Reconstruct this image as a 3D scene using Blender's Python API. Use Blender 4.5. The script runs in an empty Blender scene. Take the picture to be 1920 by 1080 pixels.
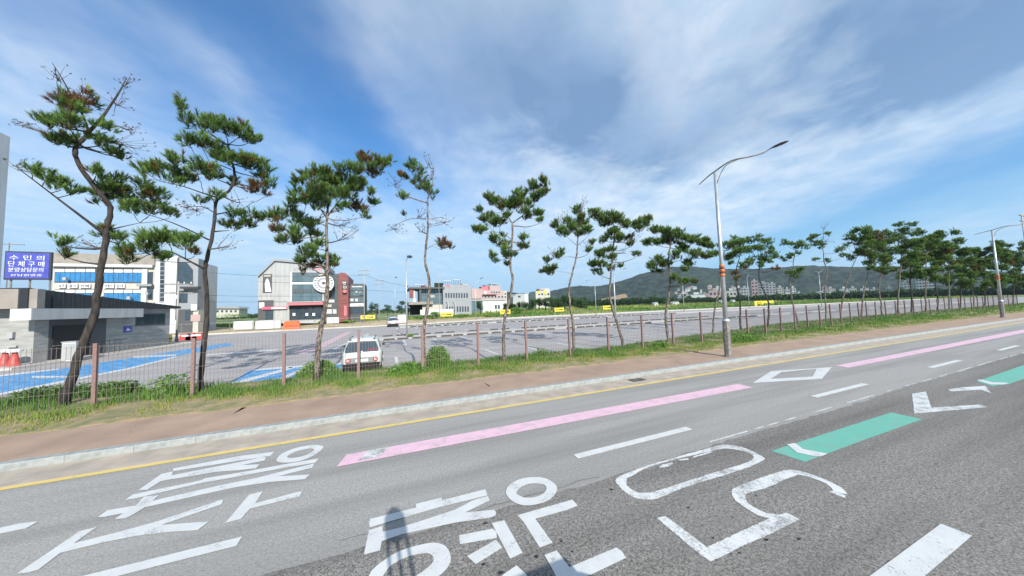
import bpy, bmesh, math, random
import numpy as np
from mathutils import Vector, Matrix
from mathutils import noise as mnoise
random.seed(7); rng = np.random.default_rng(7)
SC = bpy.context.scene
COL = SC.collection

# ------------------------------------------------------------------ camera
F = 577.6; H = 2.85
def _ray(x, y): return Vector((x-960.0, 540.0-y, -F))
AX = _ray(2378, 530).normalized()
AZ = AX.cross(_ray(725, 582)).normalized()
if AZ.y < 0: AZ = -AZ
AY = AZ.cross(AX)
M3 = Matrix((AX, AY, AZ))                 # camera space -> world
cd = bpy.data.cameras.new('camera'); cam = bpy.data.objects.new('camera', cd); COL.objects.link(cam)
cam.matrix_world = Matrix.Translation((0, 0, H)) @ M3.to_4x4()
cd.sensor_width = 36; cd.lens = 36*F/1920; cd.clip_start = 0.05; cd.clip_end = 20000
SC.camera = cam
def ray(x, y): return M3 @ _ray(x, y)
def G(x, y, z=0.0):
    d = ray(x, y); t = (z-H)/d.z; return Vector((d.x*t, d.y*t, z))
def AT(x, y, Y):
    d = ray(x, y); t = Y/d.y; return Vector((d.x*t, Y, H+d.z*t))
def FAR(x, y, R):
    d = ray(x, y); t = R/math.hypot(d.x, d.y); return Vector((d.x*t, d.y*t, H+d.z*t))

# ------------------------------------------------------------------ light
SUN_EL, SUN_AZ = math.radians(31), math.radians(-3)
world = bpy.data.worlds.new('World'); SC.world = world; world.use_nodes = True
NT = world.node_tree; NT.nodes.clear()
def N(t, typ, **k):
    n = t.nodes.new(typ)
    for a, b in k.items():
        if a in ('op',): n.operation = b
        else: setattr(n, a, b)
    return n
def mth(t, op, a, b=None, c=None, clamp=False):
    n = t.nodes.new('ShaderNodeMath'); n.operation = op; n.use_clamp = clamp
    for i, v in enumerate((a, b, c)):
        if v is None: continue
        if isinstance(v, (int, float)): n.inputs[i].default_value = v
        else: t.links.new(v, n.inputs[i])
    return n.outputs[0]
def ramp(t, fac, stops, interp='LINEAR'):
    n = t.nodes.new('ShaderNodeValToRGB'); cr = n.color_ramp; cr.interpolation = interp
    while len(cr.elements) < len(stops): cr.elements.new(0.5)
    for e, (p, c) in zip(cr.elements, stops):
        e.position = p; e.color = (*c, 1) if isinstance(c, tuple) else (c, c, c, 1)
    if fac is not None: t.links.new(fac, n.inputs[0])
    return n.outputs[0]
def mixc(t, f, a, b, bt='MIX'):
    n = t.nodes.new('ShaderNodeMix'); n.data_type = 'RGBA'; n.blend_type = bt
    if isinstance(f, (int, float)): n.inputs[0].default_value = f
    else: t.links.new(f, n.inputs[0])
    for i, v in ((6, a), (7, b)):
        if isinstance(v, tuple): n.inputs[i].default_value = (*v, 1)
        else: t.links.new(v, n.inputs[i])
    return n.outputs[2]
def noise(t, vec, scale, detail=4, rough=.55, w=None, dist=0.0):
    n = t.nodes.new('ShaderNodeTexNoise'); n.inputs['Scale'].default_value = scale
    n.inputs['Detail'].default_value = detail; n.inputs['Roughness'].default_value = rough
    n.inputs['Distortion'].default_value = dist
    if vec is not None: t.links.new(vec, n.inputs['Vector'])
    return n.outputs['Fac']
def build_sky():
    t = NT
    sky = t.nodes.new('ShaderNodeTexSky'); sky.sky_type = 'NISHITA'; sky.sun_disc = False
    sky.sun_elevation = SUN_EL; sky.sun_rotation = math.pi + SUN_AZ
    sky.air_density = 1.3; sky.dust_density = 0.4; sky.ozone_density = 2.6
    tc = t.nodes.new('ShaderNodeTexCoord'); sp = t.nodes.new('ShaderNodeSeparateXYZ')
    t.links.new(tc.outputs['Generated'], sp.inputs[0])
    z = mth(t, 'ADD', mth(t, 'MAXIMUM', sp.outputs[2], 0.0), 0.1)
    a = math.radians(60); ca, sa = math.cos(a), math.sin(a)
    tt = mth(t, 'DIVIDE', mth(t, 'ADD', mth(t, 'MULTIPLY', sp.outputs[0], ca), mth(t, 'MULTIPLY', sp.outputs[1], sa)), z)
    ss = mth(t, 'DIVIDE', mth(t, 'SUBTRACT', mth(t, 'MULTIPLY', sp.outputs[0], sa), mth(t, 'MULTIPLY', sp.outputs[1], ca)), z)
    def vec(kx, ky, kz=0.0):
        c = t.nodes.new('ShaderNodeCombineXYZ')
        t.links.new(mth(t, 'MULTIPLY', ss, kx), c.inputs[0]); t.links.new(mth(t, 'MULTIPLY', tt, ky), c.inputs[1]); c.inputs[2].default_value = kz
        return c.outputs[0]
    n1 = noise(t, vec(1, .8, 3.1), 1.3, 4, .6)
    n2 = noise(t, vec(1, .22, 7.0), 6.5, 4, .55, dist=.3)
    n3 = noise(t, vec(1, 1, 1.0), 3.6, 5, .58, dist=.4)
    s2 = mth(t, 'ADD', ss, mth(t, 'MULTIPLY', mth(t, 'SUBTRACT', n1, .5), 1.0))
    s2 = mth(t, 'ADD', s2, mth(t, 'MULTIPLY', mth(t, 'SUBTRACT', n2, .5), .05))
    f = mth(t, 'DIVIDE', mth(t, 'ADD', s2, 4.0), 8.0, clamp=True)
    P = lambda s: (s+4)/8
    cov = ramp(t, f, [(0, .8), (P(-2.6), .8), (P(-1.65), .55), (P(-1.5), .25), (P(-1.38), .24), (P(-1.27), .5), (P(-1.14), .12), (P(-.74), .03),
                      (P(-.5), .42), (P(-.25), .6), (P(.2), .9), (P(1.0), 1.0), (P(1.75), .86), (P(2.15), .12), (P(2.6), .04), (P(3.2), .6), (1, .7)], 'B_SPLINE')
    low = mth(t, 'MULTIPLY', mth(t, 'SMOOTH_MIN', mth(t, 'MULTIPLY', mth(t, 'MAXIMUM', mth(t, 'SUBTRACT', tt, 1.55), 0.0), .75), .72, .2),
              mth(t, 'SUBTRACT', 1.0, mth(t, 'MULTIPLY', mth(t, 'ADD', ss, -.7), 1.2, clamp=True), clamp=True))
    cov = mth(t, 'ADD', cov, mth(t, 'MULTIPLY', low, mth(t, 'SUBTRACT', 1.0, cov)))
    k = mth(t, 'ADD', .42, mth(t, 'MULTIPLY', n3, .95)); k = mth(t, 'ADD', k, mth(t, 'MULTIPLY', mth(t, 'SUBTRACT', n2, .5), .14))
    cov = mth(t, 'MULTIPLY', cov, k, clamp=True)
    def blob(s0, t0, r, amp):
        dx = mth(t, 'SUBTRACT', mth(t, 'ADD', ss, mth(t, 'MULTIPLY', mth(t, 'SUBTRACT', n1, .5), .6)), s0); dy = mth(t, 'SUBTRACT', mth(t, 'ADD', tt, mth(t, 'MULTIPLY', mth(t, 'SUBTRACT', n3, .5), .7)), t0)
        r2 = mth(t, 'DIVIDE', mth(t, 'ADD', mth(t, 'MULTIPLY', dx, dx), mth(t, 'MULTIPLY', dy, dy)), r*r)
        return mth(t, 'MULTIPLY', mth(t, 'EXPONENT', mth(t, 'MULTIPLY', r2, -1.0)), amp)
    g = mth(t, 'ADD', blob(1.3, 1.15, .46, 1.3), blob(.58, 1.75, .33, .85)); g = mth(t, 'ADD', g, blob(-.05, 1.15, .32, .95))
    g = mth(t, 'ADD', g, blob(.9, .95, .2, .35)); g = mth(t, 'ADD', g, blob(.2, 1.42, .26, .8))
    n4 = noise(t, vec(1, .75, 5.0), 5.2, 6, .62, dist=.5); n5 = noise(t, vec(1, .9, 9.0), 2.3, 4, .6, dist=.3)
    g = mth(t, 'MULTIPLY', g, mth(t, 'ADD', .12, mth(t, 'ADD', mth(t, 'MULTIPLY', n5, 1.0), mth(t, 'MULTIPLY', n4, .75))), clamp=True)
    white = mixc(t, ramp(t, n4, [(.38, 0.0), (.66, 1.0)]), (7.2, 9.0, 10.9), (9.8, 10.8, 11.9))
    cloud = mixc(t, g, white, (2.5, 4.1, 6.6))
    cover = mth(t, 'MAXIMUM', cov, mth(t, 'MULTIPLY', g, .9))
    hz = ramp(t, sp.outputs[2], [(0, .75), (.06, .72), (.14, .45), (.22, .2), (.45, 0.0), (1, 0.0)])
    base = mixc(t, 1.0, sky.outputs[0], (.40, 1.16, 1.82), 'MULTIPLY')
    c = mixc(t, cover, base, cloud)
    c = mixc(t, hz, c, (4.8, 7.8, 10.6))
    bg = t.nodes.new('ShaderNodeBackground'); bg.inputs['Strength'].default_value = 0.06
    t.links.new(c, bg.inputs[0])
    o = t.nodes.new('ShaderNodeOutputWorld'); t.links.new(bg.outputs[0], o.inputs[0])
build_sky()
sl = bpy.data.lights.new('sun', 'SUN'); so = bpy.data.objects.new('sun', sl); COL.objects.link(so)
sl.energy = 4.2; sl.angle = math.radians(.5); sl.color = (1.0, .95, .87)
sd = Vector((math.sin(SUN_AZ)*math.cos(SUN_EL), math.cos(SUN_AZ)*math.cos(SUN_EL), -math.sin(SUN_EL)))
so.rotation_euler = sd.to_track_quat('-Z', 'Y').to_euler(); so.location = (0, -20, 30)
SC.view_settings.view_transform = 'Standard'; SC.view_settings.look = 'None'
SC.view_settings.exposure = 0.62; SC.view_settings.gamma = 1; SC.view_settings.use_curve_mapping = False
SC.render.engine = 'CYCLES'

# ------------------------------------------------------------------ materials
def mat(name, col, rough=.7, col2=None, scale=8, amount=.5, bump=0, bscale=60, metal=0, spec=None, detail=4, sharp=(.35, .65), stretch=None, extra=None):
    m = bpy.data.materials.new(name); m.use_nodes = True; t = m.node_tree; b = t.nodes['Principled BSDF']
    b.inputs['Roughness'].default_value = rough; b.inputs['Metallic'].default_value = metal
    if spec is not None: b.inputs['Specular IOR Level'].default_value = spec
    tc = t.nodes.new('ShaderNodeTexCoord'); v = tc.outputs['Object']
    if stretch:
        mp = t.nodes.new('ShaderNodeMapping'); mp.inputs['Scale'].default_value = stretch; t.links.new(v, mp.inputs[0]); v = mp.outputs[0]
    if col2 is None: col2 = tuple(c*.8 for c in col)
    f = ramp(t, noise(t, v, scale, detail), [(sharp[0], 0.0), (sharp[1], amount)])
    c = mixc(t, f, col, col2)
    if extra: c = extra(t, tc, c, b)
    t.links.new(c, b.inputs['Base Color'])
    if bump:
        bn = t.nodes.new('ShaderNodeBump'); bn.inputs['Strength'].default_value = bump; bn.inputs['Distance'].default_value = .02
        t.links.new(noise(t, v, bscale, 3), bn.inputs['Height']); t.links.new(bn.outputs[0], b.inputs['Normal'])
    return m
def asphalt(name, ca, cb, spot, big):
    m = bpy.data.materials.new(name); m.use_nodes = True; t = m.node_tree; b = t.nodes['Principled BSDF']; b.inputs['Roughness'].default_value = .85
    b.inputs['Specular IOR Level'].default_value = .25
    tc = t.nodes.new('ShaderNodeTexCoord'); v = tc.outputs['Object']
    n1 = noise(t, v, 62, 2, .7); n2 = noise(t, v, 26, 3, .7); n3 = noise(t, v, .55, 4, .6)
    s = mth(t, 'ADD', mth(t, 'MULTIPLY', n1, .6), mth(t, 'MULTIPLY', n2, .4))
    c = mixc(t, ramp(t, s, [(.40, 0.0), (.60, 1.0)]), ca, cb)
    c = mixc(t, ramp(t, n3, [(.3, 0.0), (.75, big)]), c, spot)
    vo = t.nodes.new('ShaderNodeTexVoronoi'); vo.inputs['Scale'].default_value = 2.2; t.links.new(v, vo.inputs['Vector'])
    c = mixc(t, ramp(t, vo.outputs['Distance'], [(0.0, .8), (.018, .8), (.03, 0.0)]), c, (.03, .03, .03))
    mp = t.nodes.new('ShaderNodeMapping'); mp.inputs['Scale'].default_value = (.06, .9, 1); t.links.new(v, mp.inputs[0])
    c = mixc(t, ramp(t, noise(t, mp.outputs[0], 1.6, 3), [(.42, 0.0), (.7, .42)]), c, tuple(x*.6 for x in ca))
    t.links.new(c, b.inputs['Base Color'])
    bn = t.nodes.new('ShaderNodeBump'); bn.inputs['Strength'].default_value = .35; bn.inputs['Distance'].default_value = .01
    t.links.new(s, bn.inputs['Height']); t.links.new(bn.outputs[0], b.inputs['Normal'])
    return m
def paint(name, col, wear=.5, under=(.17, .17, .165)):
    def ex(t, tc, c, b):
        v = tc.outputs['Object']
        n = mth(t, 'ADD', mth(t, 'MULTIPLY', noise(t, v, 45, 4, .75), .55), mth(t, 'MULTIPLY', noise(t, v, 3.0, 4, .6), .45))
        return mixc(t, ramp(t, n, [(.64-wear*.13, 0.0), (.70-wear*.10, .85)]), c, under)
    return mat(name, col, .6, tuple(x*.86 for x in col), 5, .6, .15, 80, extra=ex)
MA = {}
MA['road_new'] = asphalt('asphalt_grey', (.20, .194, .182), (.41, .40, .38), (.295, .288, .275), .45)
MA['road_old'] = asphalt('asphalt_brown_grey', (.072, .068, .061), (.34, .324, .30), (.185, .173, .162), .45)
MA['lot'] = asphalt('asphalt_bleached', (.30, .285, .28), (.45, .432, .425), (.24, .225, .22), .55)
MA['white'] = paint('white_road_paint', (.58, .59, .58), .65)
MA['white_worn'] = paint('white_road_paint_worn', (.62, .63, .62), 1.15)
MA['pink'] = paint('pink_road_paint', (.70, .455, .545), 1.0, (.40, .35, .36))
MA['green'] = paint('green_road_paint', (.125, .41, .315), 1.1, (.20, .33, .28))
MA['yellow'] = paint('yellow_road_paint', (.66, .50, .14), .6)
MA['blue'] = paint('blue_bay_paint', (.03, .24, .52), 1.05, (.42, .52, .58))
MA['pink_lot'] = paint('faded_pink_bay_paint', (.66, .40, .43), 1.6, (.40, .37, .37))
MA['kerb'] = mat('kerb_granite', (.33, .345, .335), .8, (.21, .225, .215), 7, .8, .2, 90)
MA['gutter'] = mat('gutter_concrete', (.42, .36, .30), .9, (.28, .245, .20), 2.2, .8, .2, 60)
MA['pave'] = mat('red_brown_path', (.41, .293, .212), .95, (.30, .21, .155), .9, .9, .3, 70, extra=lambda t, tc, c, b: mixc(t, ramp(t, noise(t, tc.outputs['Object'], 110, 2, .7), [(.4, 0.0), (.62, .35)]), c, (.16, .10, .08)))
MA['soil'] = mat('dry_soil', (.34, .25, .15), 1, (.16, .17, .07), 3, 1, .4, 40)
MA['sand'] = mat('sandy_ground', (.50, .38, .24), 1, (.30, .27, .14), .25, .9, .1, 8)
MA['field'] = mat('field_ground', (.10, .17, .035), 1, (.20, .20, .08), .05, .9)
MA['conc'] = mat('pale_concrete', (.50, .47, .43), .9, (.36, .34, .32), 1.2, .8, .1, 40)
MA['bark'] = mat('pine_bark', (.25, .205, .165), .95, (.06, .048, .04), 11, .95, 1.0, 16, stretch=(1.6, 1.6, .5), sharp=(.42, .56))
MA['bark_dark'] = mat('pine_bark_dark', (.058, .047, .040), .95, (.016, .014, .013), 8, .95, .9, 20, stretch=(1.6, 1.6, .45))
MA['twig'] = mat('twig_bark', (.13, .10, .08), .95, (.06, .05, .04), 30, .8)
MA['post'] = mat('brown_fence_post', (.25, .155, .14), .6, (.16, .09, .08), 20, .8)
MA['wire'] = mat('fence_wire', (.26, .22, .21), .5, (.18, .14, .13), 20, .8, metal=.3)
MA['galv'] = mat('galvanised_steel', (.50, .53, .54), .42, (.36, .39, .40), 5, .8, metal=.45)
MA['galv_old'] = mat('weathered_steel', (.27, .25, .22), .7, (.12, .11, .10), 6, .9, metal=.2)
MA['dark'] = mat('dark_metal', (.045, .047, .05), .5, (.03, .03, .033), 6, .6)
MA['orange'] = mat('orange_band', (.62, .17, .05), .6, (.45, .13, .05), 20, .6)
MA['glass'] = mat('dark_glass', (.03, .045, .06), .08, (.05, .075, .095), 1.2, .8, spec=.8)
MA['glass_blue'] = mat('blue_film_glass', (.04, .22, .46), .2, (.03, .13, .30), 1.5, .8, spec=.6, stretch=(1.5, 1, .5))
MA['glass_teal'] = mat('teal_glass', (.07, .12, .145), .1, (.13, .19, .21), .5, .8, spec=.8)
MA['wall_white'] = mat('white_render', (.58, .60, .60), .8, (.46, .48, .48), .8, .8, stretch=(2.5, 2.5, .3))
MA['wall_cream'] = mat('cream_render', (.50, .48, .42), .85, (.40, .385, .34), .8, .8, stretch=(2.5, 2.5, .3))
MA['wall_grey'] = mat('grey_cladding', (.27, .285, .30), .6, (.22, .235, .25), .5, .6)
MA['wall_pale'] = mat('pale_grey_panels', (.38, .39, .385), .7, (.29, .30, .30), .8, .8, stretch=(2.5, 2.5, .3))
MA['wall_dark'] = mat('charcoal_cladding', (.075, .08, .085), .6, (.05, .052, .056), .6, .6)
MA['wall_red'] = mat('dark_red_metal', (.20, .05, .045), .5, (.14, .035, .033), 1, .6)
MA['wall_pink'] = mat('pink_render', (.43, .31, .295), .85, (.35, .26, .25), .4, .6)
MA['rose'] = mat('rose_panel', (.50, .16, .19), .7, (.4, .13, .15), 1, .5)
MA['stone'] = mat('grey_stone_tile', (.36, .36, .34), .85, (.22, .225, .215), 1.5, .8, .1, 30, stretch=(.6, .6, 3))
MA['stone_tan'] = mat('tan_stone', (.30, .27, .235), .85, (.23, .205, .18), 1.5, .8, .1, 30)
MA['roofdark'] = mat('dark_seam_roof', (.035, .04, .045), .45, (.025, .028, .032), 3, .6, metal=.3)
MA['sign_blue'] = mat('blue_sign', (.05, .06, .33), .5, (.08, .10, .42), 1, .6)
MA['sign_white'] = mat('white_sign', (.75, .76, .78), .5)
MA['sign_pink'] = mat('pink_lettering', (.66, .10, .18), .5)
MA['sign_yellow'] = mat('yellow_banner', (.66, .55, .04), .6, (.56, .45, .04), 3, .5)
MA['black'] = mat('black_print', (.02, .02, .02), .7)
MA['red'] = mat('red_plastic', (.48, .07, .06), .5, (.34, .06, .05), 6, .6)
MA['redorange'] = mat('orange_plastic', (.80, .13, .03), .5, (.6, .1, .03), 3, .6)
MA['car'] = mat('ivory_car_paint', (.56, .59, .55), .22, (.52, .55, .51), 2, .5, spec=.6)
MA['car_silver'] = mat('silver_car_paint', (.50, .55, .57), .3, None, 2, .5, metal=.2)
MA['car_grey'] = mat('grey_bumper', (.22, .235, .235), .5)
MA['car_black'] = mat('black_plastic', (.022, .023, .025), .6)
MA['tyre'] = mat('tyre_rubber', (.02, .02, .02), .85)
MA['lamp_red'] = mat('red_lamp_lens', (.30, .012, .035), .2, (.35, .01, .03), 20, .6)
MA['lamp_clear'] = mat('pink_clear_lens', (.62, .35, .35), .15)
MA['plate'] = mat('number_plate', (.72, .76, .72), .4)
MA['stop'] = mat('dark_rubber_stop', (.035, .034, .032), .8, (.07, .066, .05), 6, .8)
MA['concretepole'] = mat('concrete_pole', (.38, .37, .34), .85, (.3, .29, .27), 3, .6)
MA['cable'] = mat('cable_black', (.03, .03, .035), .7)
MA['bag'] = mat('crate_wood', (.45, .36, .22), .8)

def foliage(name, stops, trans=.25, rough=.6):
    m = bpy.data.materials.new(name); m.use_nodes = True; t = m.node_tree; b = t.nodes['Principled BSDF']
    at = t.nodes.new('ShaderNodeAttribute'); at.attribute_name = 'tint'
    c = ramp(t, at.outputs['Fac'], stops); t.links.new(c, b.inputs['Base Color'])
    b.inputs['Roughness'].default_value = rough; b.inputs['Specular IOR Level'].default_value = .3
    tr = t.nodes.new('ShaderNodeBsdfTranslucent'); t.links.new(c, tr.inputs[0])
    mx = t.nodes.new('ShaderNodeMixShader'); mx.inputs[0].default_value = trans
    o = [n for n in t.nodes if n.type == 'OUTPUT_MATERIAL'][0]
    t.links.new(b.outputs[0], mx.inputs[1]); t.links.new(tr.outputs[0], mx.inputs[2]); t.links.new(mx.outputs[0], o.inputs[0])
    return m
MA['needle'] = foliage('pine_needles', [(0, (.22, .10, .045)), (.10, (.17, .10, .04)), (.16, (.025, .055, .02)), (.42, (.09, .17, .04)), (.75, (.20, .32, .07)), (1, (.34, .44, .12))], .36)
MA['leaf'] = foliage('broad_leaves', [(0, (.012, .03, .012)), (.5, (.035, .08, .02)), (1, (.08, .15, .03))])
MA['grassm'] = foliage('grass_blades', [(0, (.38, .34, .12)), (.25, (.29, .31, .07)), (.5, (.15, .25, .05)), (1, (.07, .18, .03))], .3)
MA['weed'] = foliage('weed_leaves', [(0, (.05, .12, .02)), (1, (.20, .36, .07))], .3)

# ------------------------------------------------------------------ helpers
def tag(o, label=None, cat=None, group=None, kind=None):
    if label: o['label'] = label
    if cat: o['category'] = cat
    if group: o['group'] = group
    if kind: o['kind'] = kind
    return o
def empty(name, loc=(0, 0, 0), label=None, cat=None, group=None, rz=0):
    o = bpy.data.objects.new(name, None); o.empty_display_size = .3; COL.objects.link(o); o.location = loc; o.rotation_euler = (0, 0, rz)
    return tag(o, label, cat, group)
class MB:
    def __init__(s, org=(0, 0, 0)): s.v = []; s.f = []; s.o = Vector(org)
    def add(s, vs, fs):
        n = len(s.v); s.v += [tuple(Vector(p)-s.o) for p in vs]; s.f += [tuple(i+n for i in f) for f in fs]; return s
    def box(s, x0, y0, z0, x1, y1, z1):
        return s.add([(x0, y0, z0), (x1, y0, z0), (x1, y1, z0), (x0, y1, z0), (x0, y0, z1), (x1, y0, z1), (x1, y1, z1), (x0, y1, z1)],
              [(0, 3, 2, 1), (4, 5, 6, 7), (0, 1, 5, 4), (1, 2, 6, 5), (2, 3, 7, 6), (3, 0, 4, 7)])
    def prism(s, pts, z0, z1):                      # pts xy outline
        n = len(pts)
        return s.add([(p[0], p[1], z0) for p in pts]+[(p[0], p[1], z1) for p in pts],
              [tuple(range(n))[::-1], tuple(range(n, 2*n))]+[(i, (i+1) % n, (i+1) % n+n, i+n) for i in range(n)])
    def prismY(s, pts, y0, y1):                     # pts xz outline
        n = len(pts)
        return s.add([(p[0], y0, p[1]) for p in pts]+[(p[0], y1, p[1]) for p in pts],
              [tuple(range(n)), tuple(range(n, 2*n))[::-1]]+[(i, i+n, (i+1) % n+n, (i+1) % n) for i in range(n)])
    def tube(s, pts, rad, n=8, cap=True, wob=0.0):
        pts = [Vector(p) for p in pts]
        if not hasattr(rad, '__len__'): rad = [rad]*len(pts)
        vs = []; fs = []; up = Vector((0, 1, 0.01))
        for i, p in enumerate(pts):
            d = (pts[min(i+1, len(pts)-1)]-pts[max(i-1, 0)]).normalized()
            u = up.cross(d)
            if u.length < .05: u = Vector((1, 0, 0)).cross(d)
            u.normalize(); w = d.cross(u)
            for k in range(n):
                a = 2*math.pi*k/n; r = rad[i]*(1+wob*(random.random()-.5))
                vs.append(p+u*math.cos(a)*r+w*math.sin(a)*r)
        for i in range(len(pts)-1):
            for k in range(n):
                fs.append((i*n+k, i*n+(k+1) % n, (i+1)*n+(k+1) % n, (i+1)*n+k))
        if cap: fs += [tuple(range(n))[::-1], tuple(range((len(pts)-1)*n, len(pts)*n))]
        return s.add(vs, fs)
    def ngon(s, pts): return s.add(pts, [tuple(range(len(pts)))])
    def build(s, name, m, parent=None, smooth=False):
        me = bpy.data.meshes.new(name); me.from_pydata(s.v, [], s.f); me.materials.append(m)
        if smooth: me.polygons.foreach_set('use_smooth', [True]*len(me.polygons))
        me.update(); o = bpy.data.objects.new(name, me); COL.objects.link(o)
        if parent: o.parent = parent
        return o
def fastmesh(name, V, Fc, m, parent=None, tint=None):
    """V (n,3), Fc (m,3) triangles"""
    me = bpy.data.meshes.new(name); me.vertices.add(len(V)); me.vertices.foreach_set('co', V.astype(np.float32).ravel())
    me.loops.add(Fc.size); me.loops.foreach_set('vertex_index', Fc.astype(np.int32).ravel())
    me.polygons.add(len(Fc)); me.polygons.foreach_set('loop_start', np.arange(0, Fc.size, 3, dtype=np.int32))
    me.polygons.foreach_set('loop_total', np.full(len(Fc), 3, dtype=np.int32))
    me.materials.append(m)
    if tint is not None:
        a = me.attributes.new('tint', 'FLOAT', 'FACE'); a.data.foreach_set('value', tint.astype(np.float32))
    me.update(calc_edges=True); o = bpy.data.objects.new(name, me); COL.objects.link(o)
    if parent: o.parent = parent
    return o
def catmull(P, k=4):
    P = [Vector(p) for p in P]; Q = [P[0]*2-P[1]]+P+[P[-1]*2-P[-2]]; out = []
    for i in range(1, len(Q)-2):
        for j in range(k):
            t = j/k; a, b, c, d = Q[i-1], Q[i], Q[i+1], Q[i+2]
            out.append(.5*((2*b)+(c-a)*t+(2*a-5*b+4*c-d)*t*t+(3*b-a-3*c+d)*t**3))
    out.append(P[-1]); return out
def ring_tan(pts): return pts

# ------------------------------------------------------------------ ground
def sheet(name, pts, z, m, parent=None):
    return MB().ngon([(p[0], p[1], z) for p in pts]).build(name, m, parent)
XL, XR = -60, 260
tag(sheet('ground', [(-2600, -60), (3300, -60), (3300, 3300), (-2600, 3300)], -.03, MA['field']), kind='structure')
road = tag(sheet('road', [(XL, 4.0), (XR, 4.0), (XR, 9.3), (XL, 9.3)], 0, MA['road_new']), kind='structure')
old = tag(sheet('old_asphalt_lane', [(XL, -14)]+[(XR, -14)]+[(XR-i*.2, 4.35+.05*math.sin(i*.043)+.03*math.sin(i*.15)+random.uniform(-.035, .035)) for i in range(0, 1601)], .004, MA['road_old']), kind='structure')
tag(MB().box(XL, 8.47, -.02, XR, 9.297, .012).build('gutter', MA['gutter']), kind='structure')
kerb = tag(MB().box(XL, 9.325, -.02, XR, 9.49, .135).build('kerb', MA['kerb']), kind='structure')
tag(MB().box(XL, 9.49, -.02, XR, 11.75, .13).build('footpath', MA['pave']), kind='structure')
ks = None
for i in range(62):                       # kerb stones with open joints
    x0 = -12+i*1.0
    if ks is None or True:
        b = MB((x0, 9.3, 0))
        c = .02; b.v = []; b.f = []
        b.add([(x0+.0025, 9.3, 0), (x0+.9975, 9.3, 0), (x0+.9975, 9.3, .13), (x0+.9975, 9.32, .15), (x0+.9975, 9.5, .15), (x0+.9975, 9.5, 0),
               (x0+.0025, 9.3, .13), (x0+.0025, 9.32, .15), (x0+.0025, 9.5, .15), (x0+.0025, 9.5, 0)],
              [(0, 1, 2, 6), (6, 2, 3, 7), (7, 3, 4, 8), (8, 4, 5, 9), (1, 5, 4, 3, 2), (0, 6, 7, 8, 9)])
        if ks is None:
            ks = b.build('kerb_stone', MA['kerb'], kerb); ks.location = (x0, 9.3, 0)
        else:
            o = ks.copy(); COL.objects.link(o); o.parent = kerb; o.location = (x0, 9.3, random.uniform(-.002, .002))
def vergeY(X): return 15.7 if X < 14 else 15.7+min(1, (X-14)/25)*4.2
def fenceY(X):
    if X < 22: return 13.9
    return 13.9+2.9*min(1, (X-22)/28)
vp = [(x, 11.62+.07*math.sin(x*1.9)+.05*math.sin(x*4.3)+.04*math.sin(x*.7)) for x in np.arange(XL, XR, .5)]
tag(MB().prism(vp+[(XR, 20.0), (60, 20.0), (39, vergeY(39)), (26, vergeY(26)), (14, 15.7), (XL, 15.7)], -.02, .155).build('verge', MA['soil']), kind='structure')
tag(sheet('parking_lot', [(-90, 13), (XR, 13), (XR, 64), (45, 71), (28, 70), (8, 61.5), (-90, 61)], -.012, MA['lot']), kind='structure')
lot = [o for o in bpy.data.objects if o.name == 'parking_lot'][0]
tag(sheet('sandy_strip', [(-160, 60.5), (8, 61), (28, 70), (60, 72), (60, 80), (20, 96), (-160, 112)], -.008, MA['sand']), kind='structure')
tag(MB().prism([(-160, 60.9), (8, 61.4), (28, 69.9), (45, 70.9), (XR, 63.5), (XR, 66), (45, 73), (28, 71.2), (8, 62.4), (-160, 61.9)], -.02, .18).build('far_pavement', MA['conc']), kind='structure')
# drain grate by the kerb
gr = empty('drain_grate', (G(1208, 717).x, 8.95, .013), 'dark iron drain grate set in the gutter beside the yellow line', 'grate')
MB().box(-.3, -.16, 0, .3, .16, .012).build('frame', MA['dark'], gr)
b = MB()
for i in range(9): b.box(-.27+i*.063, -.13, .0125, -.24+i*.063, .13, .022)
bo = b.build('grate_bar', MA['galv_old'], gr)

# ------------------------------------------------------------------ road markings (flat paint on the road)
def mark(name, pts, m, z=.009, parent=road):
    """pts in world xy; triangulated flat sheet"""
    if m is MA['white_worn']:
        q = []
        for a, b_ in zip(pts, list(pts[1:])+[pts[0]]):
            a, b_ = Vector((a[0], a[1])), Vector((b_[0], b_[1])); n_ = max(1, int((b_-a).length/.035))
            for j in range(n_): q.append(a.lerp(b_, j/n_)+Vector((random.uniform(-1, 1), random.uniform(-1, 1)))*.005)
        pts = q
    bm = bmesh.new(); vs = [bm.verts.new((p[0], p[1], z)) for p in pts]
    f = bm.faces.new(vs); f.normal_update()
    if f.normal.z < 0: f.normal_flip()
    bmesh.ops.triangulate(bm, faces=bm.faces[:], ngon_method='EAR_CLIP')
    me = bpy.data.meshes.new(name); bm.to_mesh(me); bm.free(); me.materials.append(m)
    o = bpy.data.objects.new(name, me); COL.objects.link(o); o.parent = parent; return o
def markpx(name, pts, m, tr=lambda x, y: (x, y), z=.009, parent=road):
    return mark(name, [G(*tr(*p)) for p in pts], m, z, parent)
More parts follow.
